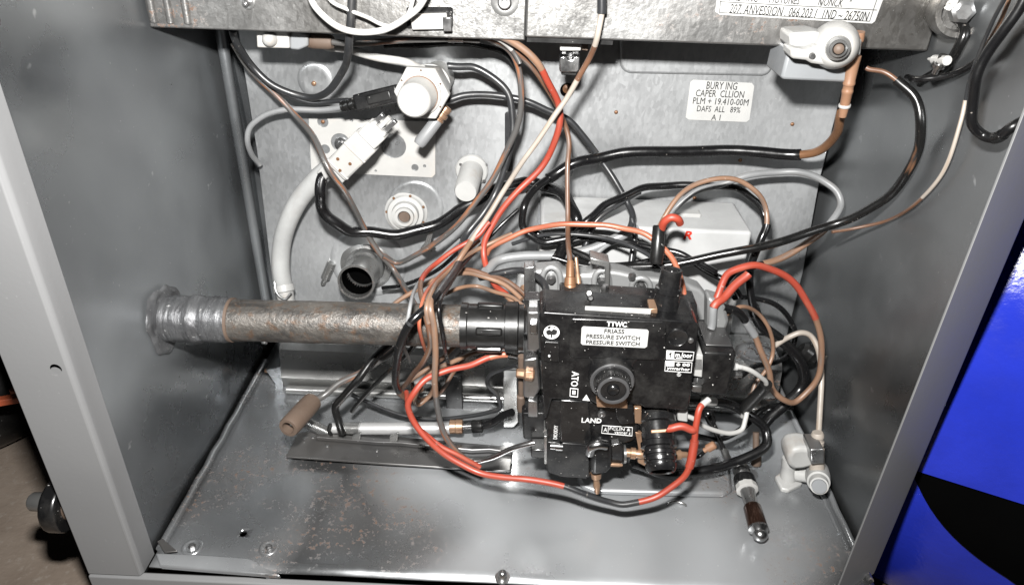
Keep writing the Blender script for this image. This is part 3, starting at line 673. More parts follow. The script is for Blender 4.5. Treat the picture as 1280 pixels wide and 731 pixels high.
M().slab([(885, 372), (905, 378), (912, 402), (905, 420), (884, 415)], .088, .100).obj('bracket', G_CAST, mf, bev=.002)
for x, y in ((790, 345), (910, 395), (655, 360), (840, 352)):
    q = at(x, y, y=.110); M().lathe(q, q-Vector((0, .0035, 0)), [(0, 5*k4), (.6, 4.6*k4), (1, 3*k4)], 16).obj('bolt', BRASS if x in (870, 655) else STEEL, mf, 30)
A, B = along(713, 326, .098, 712, 378, .083); k6 = px(A, 1)
fi = thing('copper_fitting', 'browned copper compression fitting standing behind the valve top', 'fitting', B)
M().lathe(A, B, [(0, 4*k6), (.1, 5*k6), (.4, 5.5*k6), (.42, 7*k6), (.6, 7.5*k6), (.62, 8.4*k6), (1, 8.4*k6)], 18).obj('fitting_body', COPPER, fi, 35)
A, B = along(720, 322, .10, 724, 362, .09); M().lathe(A, B, [(0, 2.4*k6), (.5, 2.6*k6), (.55, 3.6*k6), (1, 3.6*k6)], 12).obj('pilot_stub', BRASS, fi, 35)

# ------------------------------------------------------------------ gas pipe
YP, ZP = .0765, .1115
def onx(xpx, ypx=406):
    return at(xpx, ypx, y=YP).x
pi = thing('gas_pipe', 'rusty iron gas pipe with foil-wrapped end running from the left wall to the valve', 'pipe', (-.2, YP, ZP))
RP = .0117
def pax(x): return Vector((x, YP+.0, ZP+(x+.2)*.018))
def plathe(x0, x1, prof, seg=40): return M().lathe(pax(x0), pax(x1), prof, seg)
xa, xb, xc = onx(292), onx(578), onx(655)
plathe(xa-.02, xb+.01, [(k/30, RP*(1+.008*math.sin(k*1.7)+.006*math.sin(k*.6))) for k in range(31)]).obj('iron_tube', PIPE, pi, 60)
pr = []
random.seed(3)
for k in range(41):
    t = k/40; r = RP*(1.10-.03*t)+random.uniform(-.0003, .0003)
    if .42 < t < .58: r += .0010*math.sin((t-.42)/.16*math.pi)
    if t > .97: r = RP*1.05
    pr.append((t, r))
fo = plathe(-.1995, xa, pr, 40)
for v in fo.v:
    v += Vector((0, random.uniform(-1, 1), random.uniform(-1, 1)))*.00028
fo.obj('foil_wrap', FOIL, pi, 60)
fr = M(); vs = []; fs = []; sg = 56; rings = [(-.1975, 1.04), (-.1984, 1.22), (-.1978, 1.40), (-.1986, 1.56), (-.1996, 1.66)]
for i, (x, k) in enumerate(rings):
    for j in range(sg):
        a = 2*math.pi*j/sg; kk = k + (.16*math.sin(a*3+1)+.07*math.sin(a*7)+.03*math.sin(a*11+2))*(k-1)*1.3
        vs.append(Vector((x + (.0004*math.sin(a*5+i*2)+.0002*math.sin(a*9+i) if 0 < i < 4 else 0)+.0006, YP+math.cos(a)*RP*kk, ZP+math.sin(a)*RP*kk)))
for i in range(len(rings)-1):
    for j in range(sg): fs.append((i*sg+j, i*sg+(j+1) % sg, (i+1)*sg+(j+1) % sg, (i+1)*sg+j))
fr.add(vs, fs).obj('foil_collar', FOIL, pi, 60)
plathe(xa-.0008, xa+.0010, [(0, RP*1.03), (.1, RP*1.07), (.9, RP*1.06), (1, RP*1.01)]).obj('foil_seam', CAPBR, pi, 40)
q = pax(onx(335)); q = q+Vector((0, -RP*.72, -RP*.72)); M().lathe(q, q+Vector((0, -.0007, -.0007)), [(0, .0018), (1, .0014), (1, .0008)], 14).obj('rivet', STEEL, pi, 40)
cp = plathe(xb-.0005, xc, [(0, RP*1.00), (0, RP*1.12), (.10, RP*1.10), (.12, RP*1.06), (.40, RP*1.07), (.55, RP*1.04), (.70, RP*1.05), (.71, RP*1.20), (.90, RP*1.22), (.92, RP*1.10), (1, RP*1.08)], 40).obj('black_coupling', BLACKR, pi, 30)
for a in (-2.4, -1.2, 0.1):
    c = pax(xb+(xc-xb)*.45)+Vector((0, math.sin(a)*RP*1.04, math.cos(a)*RP*1.04))
    M().box(c, ((xc-xb)*.42, .004, .004), Matrix.Rotation(-a, 3, 'X')).obj('coupling_lug', BLACKR, cp, bev=.001)

# ------------------------------------------------------------------ gas valve
YV = .052
gv = thing('gas_valve', 'black gas valve with round knob and printed front plate', 'valve', at(770, 480, y=.066))
def vs_(pxs, y0, y1, nm, mat=BLACK, bev=.001, par=gv, segs=2): return M().slab(pxs, y0, y1).obj(nm, mat, par, bev=bev, segs=segs)
body = vs_([(674, 394), (680, 390), (868, 402), (874, 407), (862, 508), (856, 513), (806, 510), (800, 506), (744, 505), (738, 501), (690, 499), (684, 522), (680, 524)], YV, .076, 'front_cover', BLACK, .0016, segs=3)
vs_([(680, 498), (744, 502), (800, 512), (798, 545), (790, 552), (776, 556), (760, 560), (700, 556), (682, 550)], YV+.0035, .078, 'lower_cover', BLACK, .0014)
vs_([(683, 552), (738, 556), (738, 596), (732, 599), (702, 597), (684, 591), (681, 575)], YV+.001, .076, 'servo_block', BLACK, .0012)
vs_([(700, 500), (736, 502), (740, 556), (700, 553)], YV+.0005, YV+.006, 'servo_cover', BLACKM, .0008)
vs_([(738, 558), (752, 553), (766, 557), (766, 585), (758, 594), (738, 596)], YV-.002, .074, 'elbow_body', BLACK, .003, segs=3)
vs_([(762, 556), (776, 554), (780, 560), (780, 582), (762, 584)], YV+.001, .070, 'outlet_nut', BLACKM, .001)
# raised field on the cover
vs_(rrect(711, 398, 833, 447, 6, 0, 4, .035), YV-.0008, YV+.001, 'raised_field', BLACK, .0006)
vs_([(712, 445), (735, 446), (740, 452), (742, 462), (790, 464), (792, 455), (798, 449), (832, 450), (832, 446), (712, 441)], YV-.0006, YV+.001, 'raised_rim', BLACKM, .0005)
# top: dark steel shelf pieces
vs_([(655, 374), (700, 374), (760, 376), (760, 389), (690, 391), (657, 389)], .070, .078, 'top_bracket', STEEL if False else BLACKM, .0006)
vs_([(700, 369), (872, 380), (872, 400), (700, 390)], .0765, .092, 'rear_body', BLACKM, .0014)
T0 = at(690, 381, y=.066); zc = T0.z
M().bb((at(730, 390, y=.06).x, .0565, at(770, 392, y=.0565).z), (at(812, 390, y=.06).x, .0585, at(770, 386, y=.0565).z)).obj('pale_strip', WHITE2, gv, bev=.0003)
for x, y, m_ in ((684, 377, INKW), (722, 379, BLACKM), (738, 373, BLACKM), (860, 391, STEEL), (814, 389, BRASS), (736, 367, STEEL)):
    q = at(x, y, y=.069); M().lathe(q, q+Vector((0, -.0015, .0012)), [(0, 4*k6), (.7, 3.8*k6), (1, 2.6*k6)], 10).obj('screw', m_, gv, 35)
q = at(756, 364, y=.085); M().lathe(q-Vector((0, 0, .006)), q+Vector((0, 0, .004)), [(0, 9*k6), (.3, 9*k6), (.32, 6*k6), (.8, 5.6*k6), (1, 3*k6)], 6).obj('hexagon_bolt', CHROME, gv, 30)
# white label with its lettering
YF = YV-.0008
wl = M().slab([(729, 408), (809, 412), (811, 414), (809, 433), (806, 435), (728, 431), (726, 429), (727, 410)], YF-.0003, YF-.00002).obj('white_label', PAPER, gv, bev=.0001)
text('FRIASS', 768, 414.0, 25, 5.4, YF-.0003, INK, wl, off=.0002, bold=.01)
text('PRESSURE SWITCH', 766.5, 421.3, 67, 5.2, YF-.0003, INK, wl, off=.0002, bold=.01)
text('PRESSURE SWITCH', 766, 428.6, 67, 5.2, YF-.0003, INK, wl, off=.0002, bold=.01)
text('TTWC', 771, 405.2, 25, 6.6, YF, INKW, gv, off=.0002, bold=.03)
text('LAND', 739.5, 525.3, 25, 6.6, YV+.0003, INKW, gv, off=.0003, bold=.02)
text('ATO', 718.6, 473.5, 20, 9, YV, INKW, gv, rot=-math.pi/2, off=.0003, bold=.01)
def outline(pxs, y, wpx, par, mat=INKW, nm='printed_frame'):
    P = [at(a, b, y=y-.0002) for a, b in pxs]; m = M(); r = px(P[0], wpx/2)
    for i in range(len(P)): m.tube([P[i], P[(i+1) % len(P)]], r, 5)
    return m.obj(nm, mat, par, 60)
outline([(713, 485), (722.5, 486), (722, 496), (712.5, 495)], YV, 1.1, gv); M().slab([(715.5, 488), (719.5, 488.4), (719.3, 493), (715.3, 492.6)], YV-.0003, YV-.0001).obj('printed_square', INKW, gv)
M().slab([(733, 493), (737.5, 501), (728, 500)], YV-.0003, YV-.0001).obj('printed_triangle', INKW, gv)
text('DKXKVY', 694.5, 540, 19, 5, YV+.0035, INKW, gv, rot=math.pi/2, off=.0003)
outline([(753, 531.5), (790.5, 534), (790, 544.5), (752, 541)], YV+.0035, .9, gv); line((760.5, 533), (760, 541), .8, gv, YV+.0035, INKW, 'printed_rule')
text('A', 756.8, 536.8, 4.5, 5.5, YV+.0035, INKW, gv, off=.0003); text('FCLIN &', 775, 536, 26, 4, YV+.0035, INKW, gv, off=.0003, rot=-.03); text('venner s', 778, 541, 20, 3, YV+.0035, INKW, gv, off=.0003, rot=-.03)
# stickers on the right of the cover
outline([(833.5, 438), (867.5, 440), (866, 450.5), (833, 448.5)], YV, .9, gv); outline([(832, 451), (865, 453), (864, 465.5), (831, 463.5)], YV, .9, gv)
M().slab([(833.5, 438), (843, 438.6), (842.6, 449), (833, 448.5)], YV-.0003, YV-.0001).obj('printed_square', INKW, gv)
text('\u2191', 838.2, 443.5, 5.5, 7, YV-.0003, INK, gv, off=.0002, bold=.03); text('m.Ioor', 855, 443.8, 21, 6, YV, INKW, gv, off=.0003, rot=-.04, bold=.02); line((845, 447.2), (853, 447.8), 1, gv, YV, INKW, 'printed_rule')
M().slab([(833, 452), (843, 452.6), (842.6, 458), (833, 457.6)], YV-.0003, YV-.0001).obj('printed_square', INKW, gv)
text('o oo', 854, 455.8, 17, 4, YV, INKW, gv, off=.0003, bold=.03); text('ynverher', 848, 461.2, 29, 5, YV, INKW, gv, off=.0003, rot=-.04, bold=.02)
text('\u00a9', 848.7, 468, 5.4, 4.8, YV, INKW, gv, off=.0003)
# globe badge
q = at(689.5, 415, y=YV); k7 = px(q, 1)
gb = M().lathe(q+Vector((0, .0005, 0)), q-Vector((0, .0003, 0)), [(0, 10*k7), (1, 10*k7)], 32).obj('round_badge', INKW, gv, 40)
for pts in ([(-7, -1), (-3, -3), (0, -1), (2, -3.5), (7, -2), (6.5, 2), (3, 4), (1, 3), (.5, 7), (-.8, 7.5), (-1.2, 3), (-4, 4), (-6.5, 2)], [(-5, -6), (-1, -7.5), (-1.5, -5), (-4, -4)], [(2, -7), (5, -5.5), (3, -5)]):
    M().slab([(689.5+a, 415+b) for a, b in pts], YV-.0006, YV-.0003).obj('badge_mark', INK, gb)
# square recess, round recess, screws
cut_o = M().slab([(681, 427), (699, 428), (699, 452), (680, 451)], YV-.0012, YV+.001).obj('recess_frame', BLACKM, gv, bev=.0004)
cut(cut_o, [M().slab([(682.5, 429), (697.5, 429.8), (697.5, 443), (682, 442)], YV-.004, YV+.004)])
M().slab([(683, 430), (697, 430), (697, 443), (683, 442)], YV-.00045, YV-.0001).obj('recess_floor', VOID, gv)
q = at(686.5, 444.5, y=YV-.0012); M().lathe(q, q-Vector((0, .0006, 0)), [(0, 1.6*k7), (1, 1.2*k7)], 8).obj('pin_mark', INKW, gv, 40)
q = at(847, 421, y=YV); M().lathe(q+Vector((0, .0005, 0)), q-Vector((0, .0009, 0)), [(0, 13*k7), (.9, 12.6*k7), (1, 12*k7), (.75, 11*k7), (.7, .1*k7)], 36).obj('round_recess', BLACKM, gv, 50)
q = at(863.5, 425, y=YV); M().lathe(q, q-Vector((0, .0010, 0)), [(0, 3.8*k7), (.8, 3.4*k7), (1, 2.6*k7)], 14).obj('screw', STEEL, gv, 40)
q = at(752, 516.5, y=YV+.0035); M().lathe(q, q-Vector((0, .0016, 0)), [(0, 5.6*k7), (.8, 5.2*k7), (1, 4*k7), (1, 2*k7), (.6, 1.8*k7)], 18).obj('screw', STEEL, gv, 40)
# knob
q = at(764, 469, y=YV); kn = M().lathe(q+Vector((0, .001, 0)), q-Vector((0, .006, 0)), [(0, 31*k7), (.15, 30*k7), (.7, 29*k7), (1, 27*k7), (1, 23*k7)], 48).obj('knob_collar', BLACKM, gv, 50)
q2 = q-Vector((0, .0059, 0)); M().lathe(q2, q2-Vector((0, .0075, 0)), [(0, 24*k7), (.1, 23.5*k7), (.12, 22*k7), (.3, 22*k7), (.32, 22.8*k7), (.86, 21.6*k7), (.97, 20*k7), (1, 18*k7), (.88, 16.5*k7), (.84, 8*k7), (.94, 7.5*k7), (1, 6*k7), (.95, 3*k7), (.9, .2*k7)], 48).obj('knob', BLACKM, gv, 40)
for k in range(28):
    a = 2*math.pi*k/28; c = q2-Vector((0, .0042, 0))+Vector((math.cos(a), 0, math.sin(a)))*22.3*k7
    M().box(c, (.0007, .0034, .0007), Matrix.Rotation(-a, 3, 'Y')).obj('knob_ridge', BLACKM, kn, bev=.0002)
vs_([(745, 495), (783, 492), (785, 511), (746, 509)], YV-.0035, YV+.004, 'nickel_bracket', BRASS, .0006)
vs_([(769, 509), (792, 510), (794, 529), (776, 531), (770, 522)], YV-.003, YV+.005, 'solenoid_tab', BLACK, .0008)
vs_([(793, 510), (802, 510), (802, 530), (793, 529)], YV+.001, YV+.008, 'brass_tab', BRASS, .0006)
KNOBG = plastic('knob highlight grey', (.06, .06, .062), .3, .5)  # grey for rings that paint in the highlights of knob and collar
M().lathe(q2-Vector((0, .0070, 0)), q2-Vector((0, .0079, 0)), [(0, 20.5*k7), (.8, 20*k7), (1, 18.5*k7), (.8, 16.5*k7), (0, 16*k7)], 44, cap=False).obj('knob_highlight_ring', KNOBG, gv, 50)
M().lathe(q-Vector((0, .0058, 0)), q-Vector((0, .0066, 0)), [(0, 28.5*k7), (1, 27*k7), (.6, 24*k7)], 44, cap=False).obj('collar_highlight_ring', KNOBG, gv, 50)
# top stem
A = at(831, 388, y=.066); B = A+Vector((.0012, .004, .0222)); k8 = px(A, 1)
M().lathe(A, B, [(-.05, 20*k8), (.02, 20*k8), (.03, 16.5*k8), (.10, 15.8*k8), (.44, 15.4*k8), (.46, 16.6*k8), (.56, 16.4*k8), (.58, 13.8*k8), (.9, 13*k8), (.93, 13.6*k8), (1, 13*k8), (1, 10*k8), (.9, 9.6*k8)], 36).obj('stem_cap', BLACKM, gv, 35)
M().lathe(A-Vector((0, 0, .0012)), A+Vector((0, 0, .0006)), [(0, 21.5*k8), (.8, 21.5*k8), (1, 20*k8)], 30).obj('stem_washer', STEEL, gv, 40)
vs_([(812, 386), (822, 386), (822, 394), (812, 393)], .058, .068, 'brass_tab', BRASS, .0005)
# left: inlet flange and fittings
vs_([(659, 390), (674, 390), (676, 436), (670, 440), (659, 438)], .062, .084, 'inlet_flange', STEEL, .001)
vs_([(662, 404), (672, 405), (672, 418), (662, 417)], .0595, .064, 'flange_tab', CHROME, .0006)
vs_([(654, 450), (672, 447), (676, 486), (668, 500), (654, 497)], .066, .086, 'side_bracket', STEEL, .0012)
A, B = along(645, 466, .066, 668, 468, .066); M().lathe(A, B, [(0, 5.5*k8), (.08, 6.5*k8), (.45, 7*k8), (.5, 9.5*k8), (.9, 9.5*k8), (1, 8*k8)], 6).obj('brass_nut', BRASS, gv, 25, bev=.0004)
A, B = along(652, 445, .072, 651, 513, .076); M().lathe(A, B, [(0, 5*k8), (.3, 4.6*k8), (.7, 4*k8), (.72, 6*k8), (.95, 6*k8), (1, 4.6*k8)], 14).obj('rusty_post', CAPBR, gv, 35)
vs_([(652, 516), (684, 516), (686, 551), (654, 549)], .066, .084, 'rear_block', BLACK, .0012)
vs_([(660, 500), (672, 502), (673, 522), (660, 521)], .064, .080, 'steel_lug', STEEL, .0006)
A, B = along(678, 554, .055, 664, 571, .060)
vs_([(663, 562), (682, 562), (682, 573), (664, 572)], .056, .066, 'side_nut', BLACKM, .0008)
vs_([(680, 545), (684, 545), (684, 580), (680, 580)], .050, .064, 'side_washer', G_BRIGHT, .0004)
# chrome elbow, outlet fittings
Q = catmull([at(737, 566, y=.048), at(740, 558, y=.047), at(748, 555, y=.047), at(758, 556, y=.048)], 6); M().tube(Q, .0028, 14).obj('chrome_elbow', CHROME, gv, 60)
q = at(694, 556, y=.052); M().lathe(at(688, 557, y=.052), at(703, 558, y=.052), [(0, 5*k8), (.4, 5*k8), (.45, 6*k8), (1, 6*k8)], 14).obj('chrome_ferrule', CHROME, gv, 40)
M().lathe(at(779, 567, y=.056), at(782, 567, y=.056), [(0, 13*k8), (1, 13*k8)], 24).obj('outlet_washer', G_BRIGHT, gv, 40)
M().lathe(at(780, 565, y=.056), at(806, 568, y=.055), [(0, 6*k8), (.3, 6*k8), (.32, 8*k8), (.55, 8*k8), (.57, 5.5*k8), (.8, 6.5*k8), (1, 5*k8)], 16).obj('brass_spigot', BRASS, gv, 35)
M().lathe(at(745, 590, y=.055), at(746.5, 616, y=.053), [(0, 8*k8), (.25, 7*k8), (.3, 4*k8), (.55, 4.6*k8), (.6, 5.2*k8), (.7, 4.6*k8), (.95, 3.8*k8), (1, 3*k8)], 16).obj('brass_spigot', BRASS, gv, 35)
M().lathe(at(762, 580, y=.052), at(778, 581, y=.052), [(0, 3*k8), (.7, 3*k8), (1, 2*k8)], 10).obj('pin', BRASS, gv, 40)
# right: solenoid
sx0, sx1 = at(880, 440, y=.064), at(921, 442, y=.064)
so = M().bb((sx0.x, .064, at(900, 494, y=.064).z), (sx1.x, .098, sx0.z)).obj('solenoid', BLACK, gv, bev=.0014, segs=3)
M().bb((sx0.x+.002, .070, sx0.z-.0002), (sx1.x-.001, .094, sx0.z+.0010)).obj('solenoid_plate', G_DARKPLATE, so, bev=.0005)
M().slab([(866, 442), (879, 444), (878, 472), (866, 470)], .060, .074).obj('barcode_block', WHITE2, so, bev=.0006)
for k in range(7):
    M().slab([(869+k*1.25, 449.5), (869+k*1.25+.6, 449.5), (869+k*1.25+.6, 462), (869+k*1.25, 462)], .0595, .0602).obj('barcode_bar', INK, so)
M().lathe(at(864, 474, y=.064), at(879, 475, y=.066), [(0, 6*k8), (.3, 6*k8), (.32, 7.5*k8), (.8, 7.5*k8), (1, 5*k8)], 6).obj('steel_nut', STEEL, so, 25)
vs_([(864, 482), (878, 483), (877, 491), (864, 490)], .062, .072, 'steel_lug', STEEL, .0006)
for y in (458, 468):
    M().lathe(at(918, y, y=.070), at(927, y+1, y=.070), [(0, 5*k8), (.4, 5*k8), (.45, 3.6*k8), (1, 3.4*k8)], 14).obj('terminal', WHITE2 if y < 460 else STEEL, so, 35)
vs_([(847, 510), (860, 512), (860, 528), (847, 526)], .060, .074, 'white_terminal', WHITE2, .0008)

# ignition cap hanging at lower right of the valve
A = at(819, 514, y=.062); B = at(827, 590, y=.034); k9 = px(A, 1)*1.1
ic = thing('ignition_cylinder', 'black cylindrical ignition cap with copper windows at the valve corner', 'cap', B)
M().lathe(A, B, [(-.1, 15*k9), (.0, 17*k9), (.08, 18*k9), (.10, 22*k9), (.20, 22*k9), (.22, 18.5*k9), (.5, 18*k9), (.52, 20*k9), (.60, 20*k9), (.62, 17*k9), (.66, 17*k9), (.68, 18.4*k9), (.73, 18.2*k9), (.74, 16.6*k9), (.77, 16.6*k9), (.78, 18*k9), (.83, 17.6*k9), (.84, 16*k9), (.87, 16*k9), (.88, 17.4*k9), (.92, 17*k9), (.97, 15.5*k9), (1, 14*k9), (.98, 12*k9), (.9, 11*k9)], 40).obj('cap_body', BLACKM, ic, 35)
e9 = (B-A).normalized(); s9 = e9.cross(CAM-A).normalized(); f9 = s9.cross(e9).normalized()
if f9.dot(CAM-A) < 0: f9 = -f9
R9 = Matrix((s9, e9, f9)).transposed()
for t, sd, ww, hh in ((.40, -3, 20, 4),):
    c = A+(B-A)*t+f9*16.5*k9+s9*sd*k9; M().box(c, (ww*k9, hh*k9, 4.5*k9), R9).obj('copper_window', BRASS, ic, bev=.0005)
M().slab([(794, 540), (802, 542), (812, 575), (806, 583), (797, 578), (798, 560)], .055, .058).obj('copper_strap', BRASS, ic, bev=.0006)
M().lathe(at(838, 568, y=.052), at(862, 568, y=.054), [(0, 4*k9), (.2, 4*k9), (.22, 6*k9), (.5, 6*k9), (.52, 4*k9), (.8, 3.6*k9), (1, 2.4*k9)], 14).obj('brass_stub', BRASS, ic, 35)
M().lathe(at(880, 563, y=.060), at(894, 555, y=.060), [(0, 3*k9), (.3, 3*k9), (.32, 5*k9), (.9, 5*k9), (1, 3.6*k9)], 12).obj('tan_ferrule', BOOT, ic, 35)
Q = catmull([at(858, 569, y=.054), at(866, 572, y=.057), at(874, 570, y=.059), at(882, 563, y=.060)], 6); M().tube(Q, .0011, 8).obj('link_wire', BLACKC, ic, 60)

# ------------------------------------------------------------------ dark plate, corrugated tube and ceramic cap, lower left
dp = thing('dark_plate', 'dark blued steel plate lying on the floor below the corrugated tube', 'plate', at(500, 575, z=.003))
M().slabz([(372, 541), (400, 536), (640, 558), (641, 566), (638, 588), (620, 588), (480, 579), (357, 570)], .0035, .0052).obj('plate', G_DARKPLATE, dp, bev=.0006)
for x, y in ((409, 557), (381, 547), (391, 546), (471, 563), (447, 551)):
    q = at(x, y, z=.0052); M().lathe(q-Vector((0, 0, .0004)), q+Vector((0, 0, .0006)), [(0, 3.2*k8), (.6, 3*k8), (1, 1.8*k8)], 12).obj('rivet', STEEL, dp, 40)
M().slabz([(395, 546), (470, 552), (500, 553), (590, 562), (612, 561), (640, 565), (640, 560), (395, 540)], .0054, .0085).obj('upstand', G_DARKPLATE, dp, bev=.0006)
for x in (440, 487):
    M().slab([(x, 546), (x+11, 541), (x+9, 555), (x-2, 555)], .099, .101).obj('tab', G_BRIGHT, dp, bev=.0004)
cr = thing('corrugated_tube', 'silver corrugated tube with copper collar lying above the dark plate', 'tube', at(480, 545, y=.105))
def ctube(P, r0, n, amp, nm, mat):
    Q = catmull(P, n); return M().tube(Q, [r0*(1+amp*(i % 2)) for i in range(len(Q))], 20).obj(nm, mat, cr, 80)
P = [at(382, 527, y=.104), at(396, 534, y=.105), at(409, 540, y=.106)]; r = px(P[0], 6.2); ctube(P, r, 14, .16, 'flexible_end', G_BRIGHT)
P = [at(430, 535, y=.107), at(452, 535.5, y=.107)]; ctube(P, px(P[0], 7.6), 22, .07, 'ribbed_sleeve', G_BRIGHT)
ALU = plastic('dull aluminium', (.60, .60, .60), .42, .1, (.4, .38, .35), .3, .55, .15)
P = [at(414, 535, y=.107), at(431, 535, y=.107)]; M().lathe(P[0], P[1], [(0, px(P[0], 5)), (.1, px(P[0], 7)), (1, px(P[0], 6.4))], 20).obj('sleeve', ALU, cr, 40)
P = [at(450, 535.5, y=.107), at(563, 535, y=.107)]; M().lathe(P[0], P[1], [(k/40, px(P[0], 7.9)*(1+.025*(k % 2))) for k in range(41)], 22).obj('sleeve', ALU, cr, 30)
P = [at(562, 533, y=.107), at(579, 533, y=.107)]; M().lathe(P[0], P[1], [(0, px(P[0], 7.6)), (.05, px(P[0], 9)), (.45, px(P[0], 8.6)), (.5, px(P[0], 9.3)), (.95, px(P[0], 9)), (1, px(P[0], 6))], 22).obj('copper_collar', BRASS, cr, 35)
P = [at(578, 533, y=.107), at(592, 532, y=.107)]; M().lathe(P[0], P[1], [(0, px(P[0], 4)), (1, px(P[0], 4))], 16).obj('steel_rod', CHROME, cr, 40)
P = [at(590, 533, y=.107), at(604, 532, y=.107)]; M().lathe(P[0], P[1], [(0, px(P[0], 7.5)), (.1, px(P[0], 8.4)), (.9, px(P[0], 8.2)), (1, px(P[0], 6))], 18).obj('black_collar', BLACKR, cr, 35)
P = [at(602, 532, y=.107), at(616, 528, y=.106), at(628, 520, y=.104), at(640, 515, y=.10)]; M().tube(catmull(P, 6), px(P[0], 5), 12).obj('black_rod', BLACKC, cr, 60)
q = [at(413, 530, y=.100), at(411, 537, y=.100), at(414, 543, y=.102)]; M().tube(catmull(q, 5), .0012, 8).obj('black_knot', BLACKR, cr, 60)
A = at(392, 500, y=.095); B = at(360, 535, y=.066); kc = px(A, 1)
cc = thing('ceramic_cap', 'brown hollow ceramic cap on the end of a wire at lower left', 'cap', B)
M().lathe(A, B, [(0, 8*kc), (.06, 12*kc), (.2, 12.6*kc), (.8, 12.8*kc), (.95, 12.6*kc), (1, 11.5*kc), (1, 7.8*kc), (.75, 7*kc)], 32).obj('cap_body', CAPBR, cc, 40)
M().lathe(A+(B-A)*.72, A+(B-A)*.76, [(0, 7*kc), (1, 7*kc)], 20).obj('hollow', VOID, cc, 40)
M().lathe(A+(B-A)*.74, A+(B-A)*.9, [(0, 2*kc), (1, 1.4*kc)], 10).obj('contact', CHROME, cc, 40)

# ------------------------------------------------------------------ white elbow and probe on the floor, right
el = thing('white_elbow', 'grimy white elbow fitting standing on the floor by the right wall', 'fitting', at(1005, 605, z=0))
b0 = at(985, 602, z=0.004); ke = px(b0, 1)
M().slabz([(969, 594), (980, 586), (1002, 590), (1003, 604), (986, 612), (977, 610)], .0, .0035).obj('base_flange', WHITE2, el, bev=.001)
A, B = at(985, 597, z=.003), at(987, 572, y=.088); M().lathe(A, B, [(0, 10*ke), (.3, 9.6*ke), (.6, 8.8*ke), (.65, 9.4*ke), (1, 8.6*ke)], 26).obj('neck', WHITE2, el, 40)
M().slab([(984, 571), (990, 562), (1003, 560), (1021, 562), (1022, 582), (1004, 587), (992, 588), (985, 582)], .076, .092).obj('arm', WHITE2, el, bev=.003, segs=3)
A, B = at(996, 592, y=.085), at(1024, 596, y=.078); M().lathe(A, B, [(0, 9*ke), (.5, 8.6*ke), (.52, 10.5*ke), (1, 10.5*ke)], 26).obj('cross_tube', WHITE2, el, 40)
A, B = at(1021, 588, y=.086), at(1024, 607, y=.062); M().lathe(A, B, [(0, 14*ke), (.4, 14.5*ke), (.75, 13*ke), (.78, 11*ke), (1, 10.4*ke)], 30).obj('body', WHITE2, el, 45)
M().lathe(A+(B-A)*.99, A+(B-A)*1.06, [(0, 8.6*ke), (1, 8.2*ke)], 26).obj('end_disc', RELAY, el, 40)
A, B = at(1022, 540, y=.082), at(1021, 590, y=.076)
M().lathe(A, B, [(0, 6*ke), (.05, 7.4*ke), (.12, 7.4*ke), (.14, 6.6*ke), (.2, 6.6*ke), (.22, 7.6*ke), (.3, 7.6*ke), (.32, 6.8*ke), (.38, 6.8*ke), (.4, 8*ke), (.5, 8*ke), (1, 9*ke)], 22).obj('ribbed_collar', OFFW, el, 35)
M().slab([(1013, 562), (1030, 561), (1031, 579), (1014, 580)], .0695, .084).obj('metal_band', STEEL, el, bev=.0008)
A, B = at(926, 584, z=.012), at(951, 671, z=.0078); kp = px(A, 1)
pb = thing('flame_probe', 'steel probe with dark amber sleeve lying on the floor at right', 'probe', at(940, 630, z=0))
M().lathe(A, B, [(-.02, 4*kp), (0, 9*kp), (.06, 11*kp), (.14, 10*kp), (.17, 8*kp)], 26).obj('dome_head', CHROME, pb, 50)
M().lathe(A, B, [(.15, 8*kp), (.17, 13*kp), (.27, 13.5*kp), (.29, 11*kp)], 26).obj('black_ring', BLACKM, pb, 40)
M().lathe(A, B, [(.26, 11*kp), (.28, 12.6*kp), (.35, 13.4*kp), (.36, 11*kp)], 10).obj('white_collar', WHITE, pb, 30)
M().lathe(A, B, [(.35, 9*kp), (.45, 8*kp), (.58, 7.6*kp), (.6, 8.6*kp)], 24).obj('steel_neck', STEEL, pb, 40)
M().lathe(A, B, [(.58, 9.2*kp), (.60, 10.4*kp), (.87, 11*kp), (.9, 10.4*kp)], 28).obj('amber_sleeve', AMBER, pb, 40)
M().lathe(A, B, [(.88, 11.4*kp), (.905, 11.4*kp), (.92, 9*kp), (.94, 7*kp), (.96, 8.4*kp), (1.0, 8*kp), (1.03, 5*kp), (1.045, 2*kp)], 28).obj('chrome_tip', CHROME, pb, 40)
text_p = None
A, B = along(884, 514, .095, 905, 562, .086); r = px(A, 1)
rd = thing('electrode_rod', 'dark electrode rod with black tip standing behind the looped black cable', 'electrode', pt(905, 562, .086))
M().lathe(A, B, [(0, 5*r), (.05, 6.5*r), (.28, 6*r), (.3, 4*r), (.6, 4*r), (.62, 3*r), (1, 3*r)], 16).obj('rod', BLACKM, rd, 40)
M().lathe(A+(B-A)*.95, A+(B-A)*1.25, [(0, 4.6*r), (.9, 4.6*r), (1, 3.6*r)], 14).obj('steel_end', STEEL, rd, 40)
A, B = at(945, 540, y=.105), at(945, 582, z=.004); r = px(A, 1)
M().lathe(A, B, [(0, 4*r), (.6, 4*r), (.62, 6.5*r), (.95, 6.5*r), (1, 5*r)], 12).obj('brown_stud', CAPBR, None, 35, label='brown stud standing inside the black cable loop at right', cat='stud')
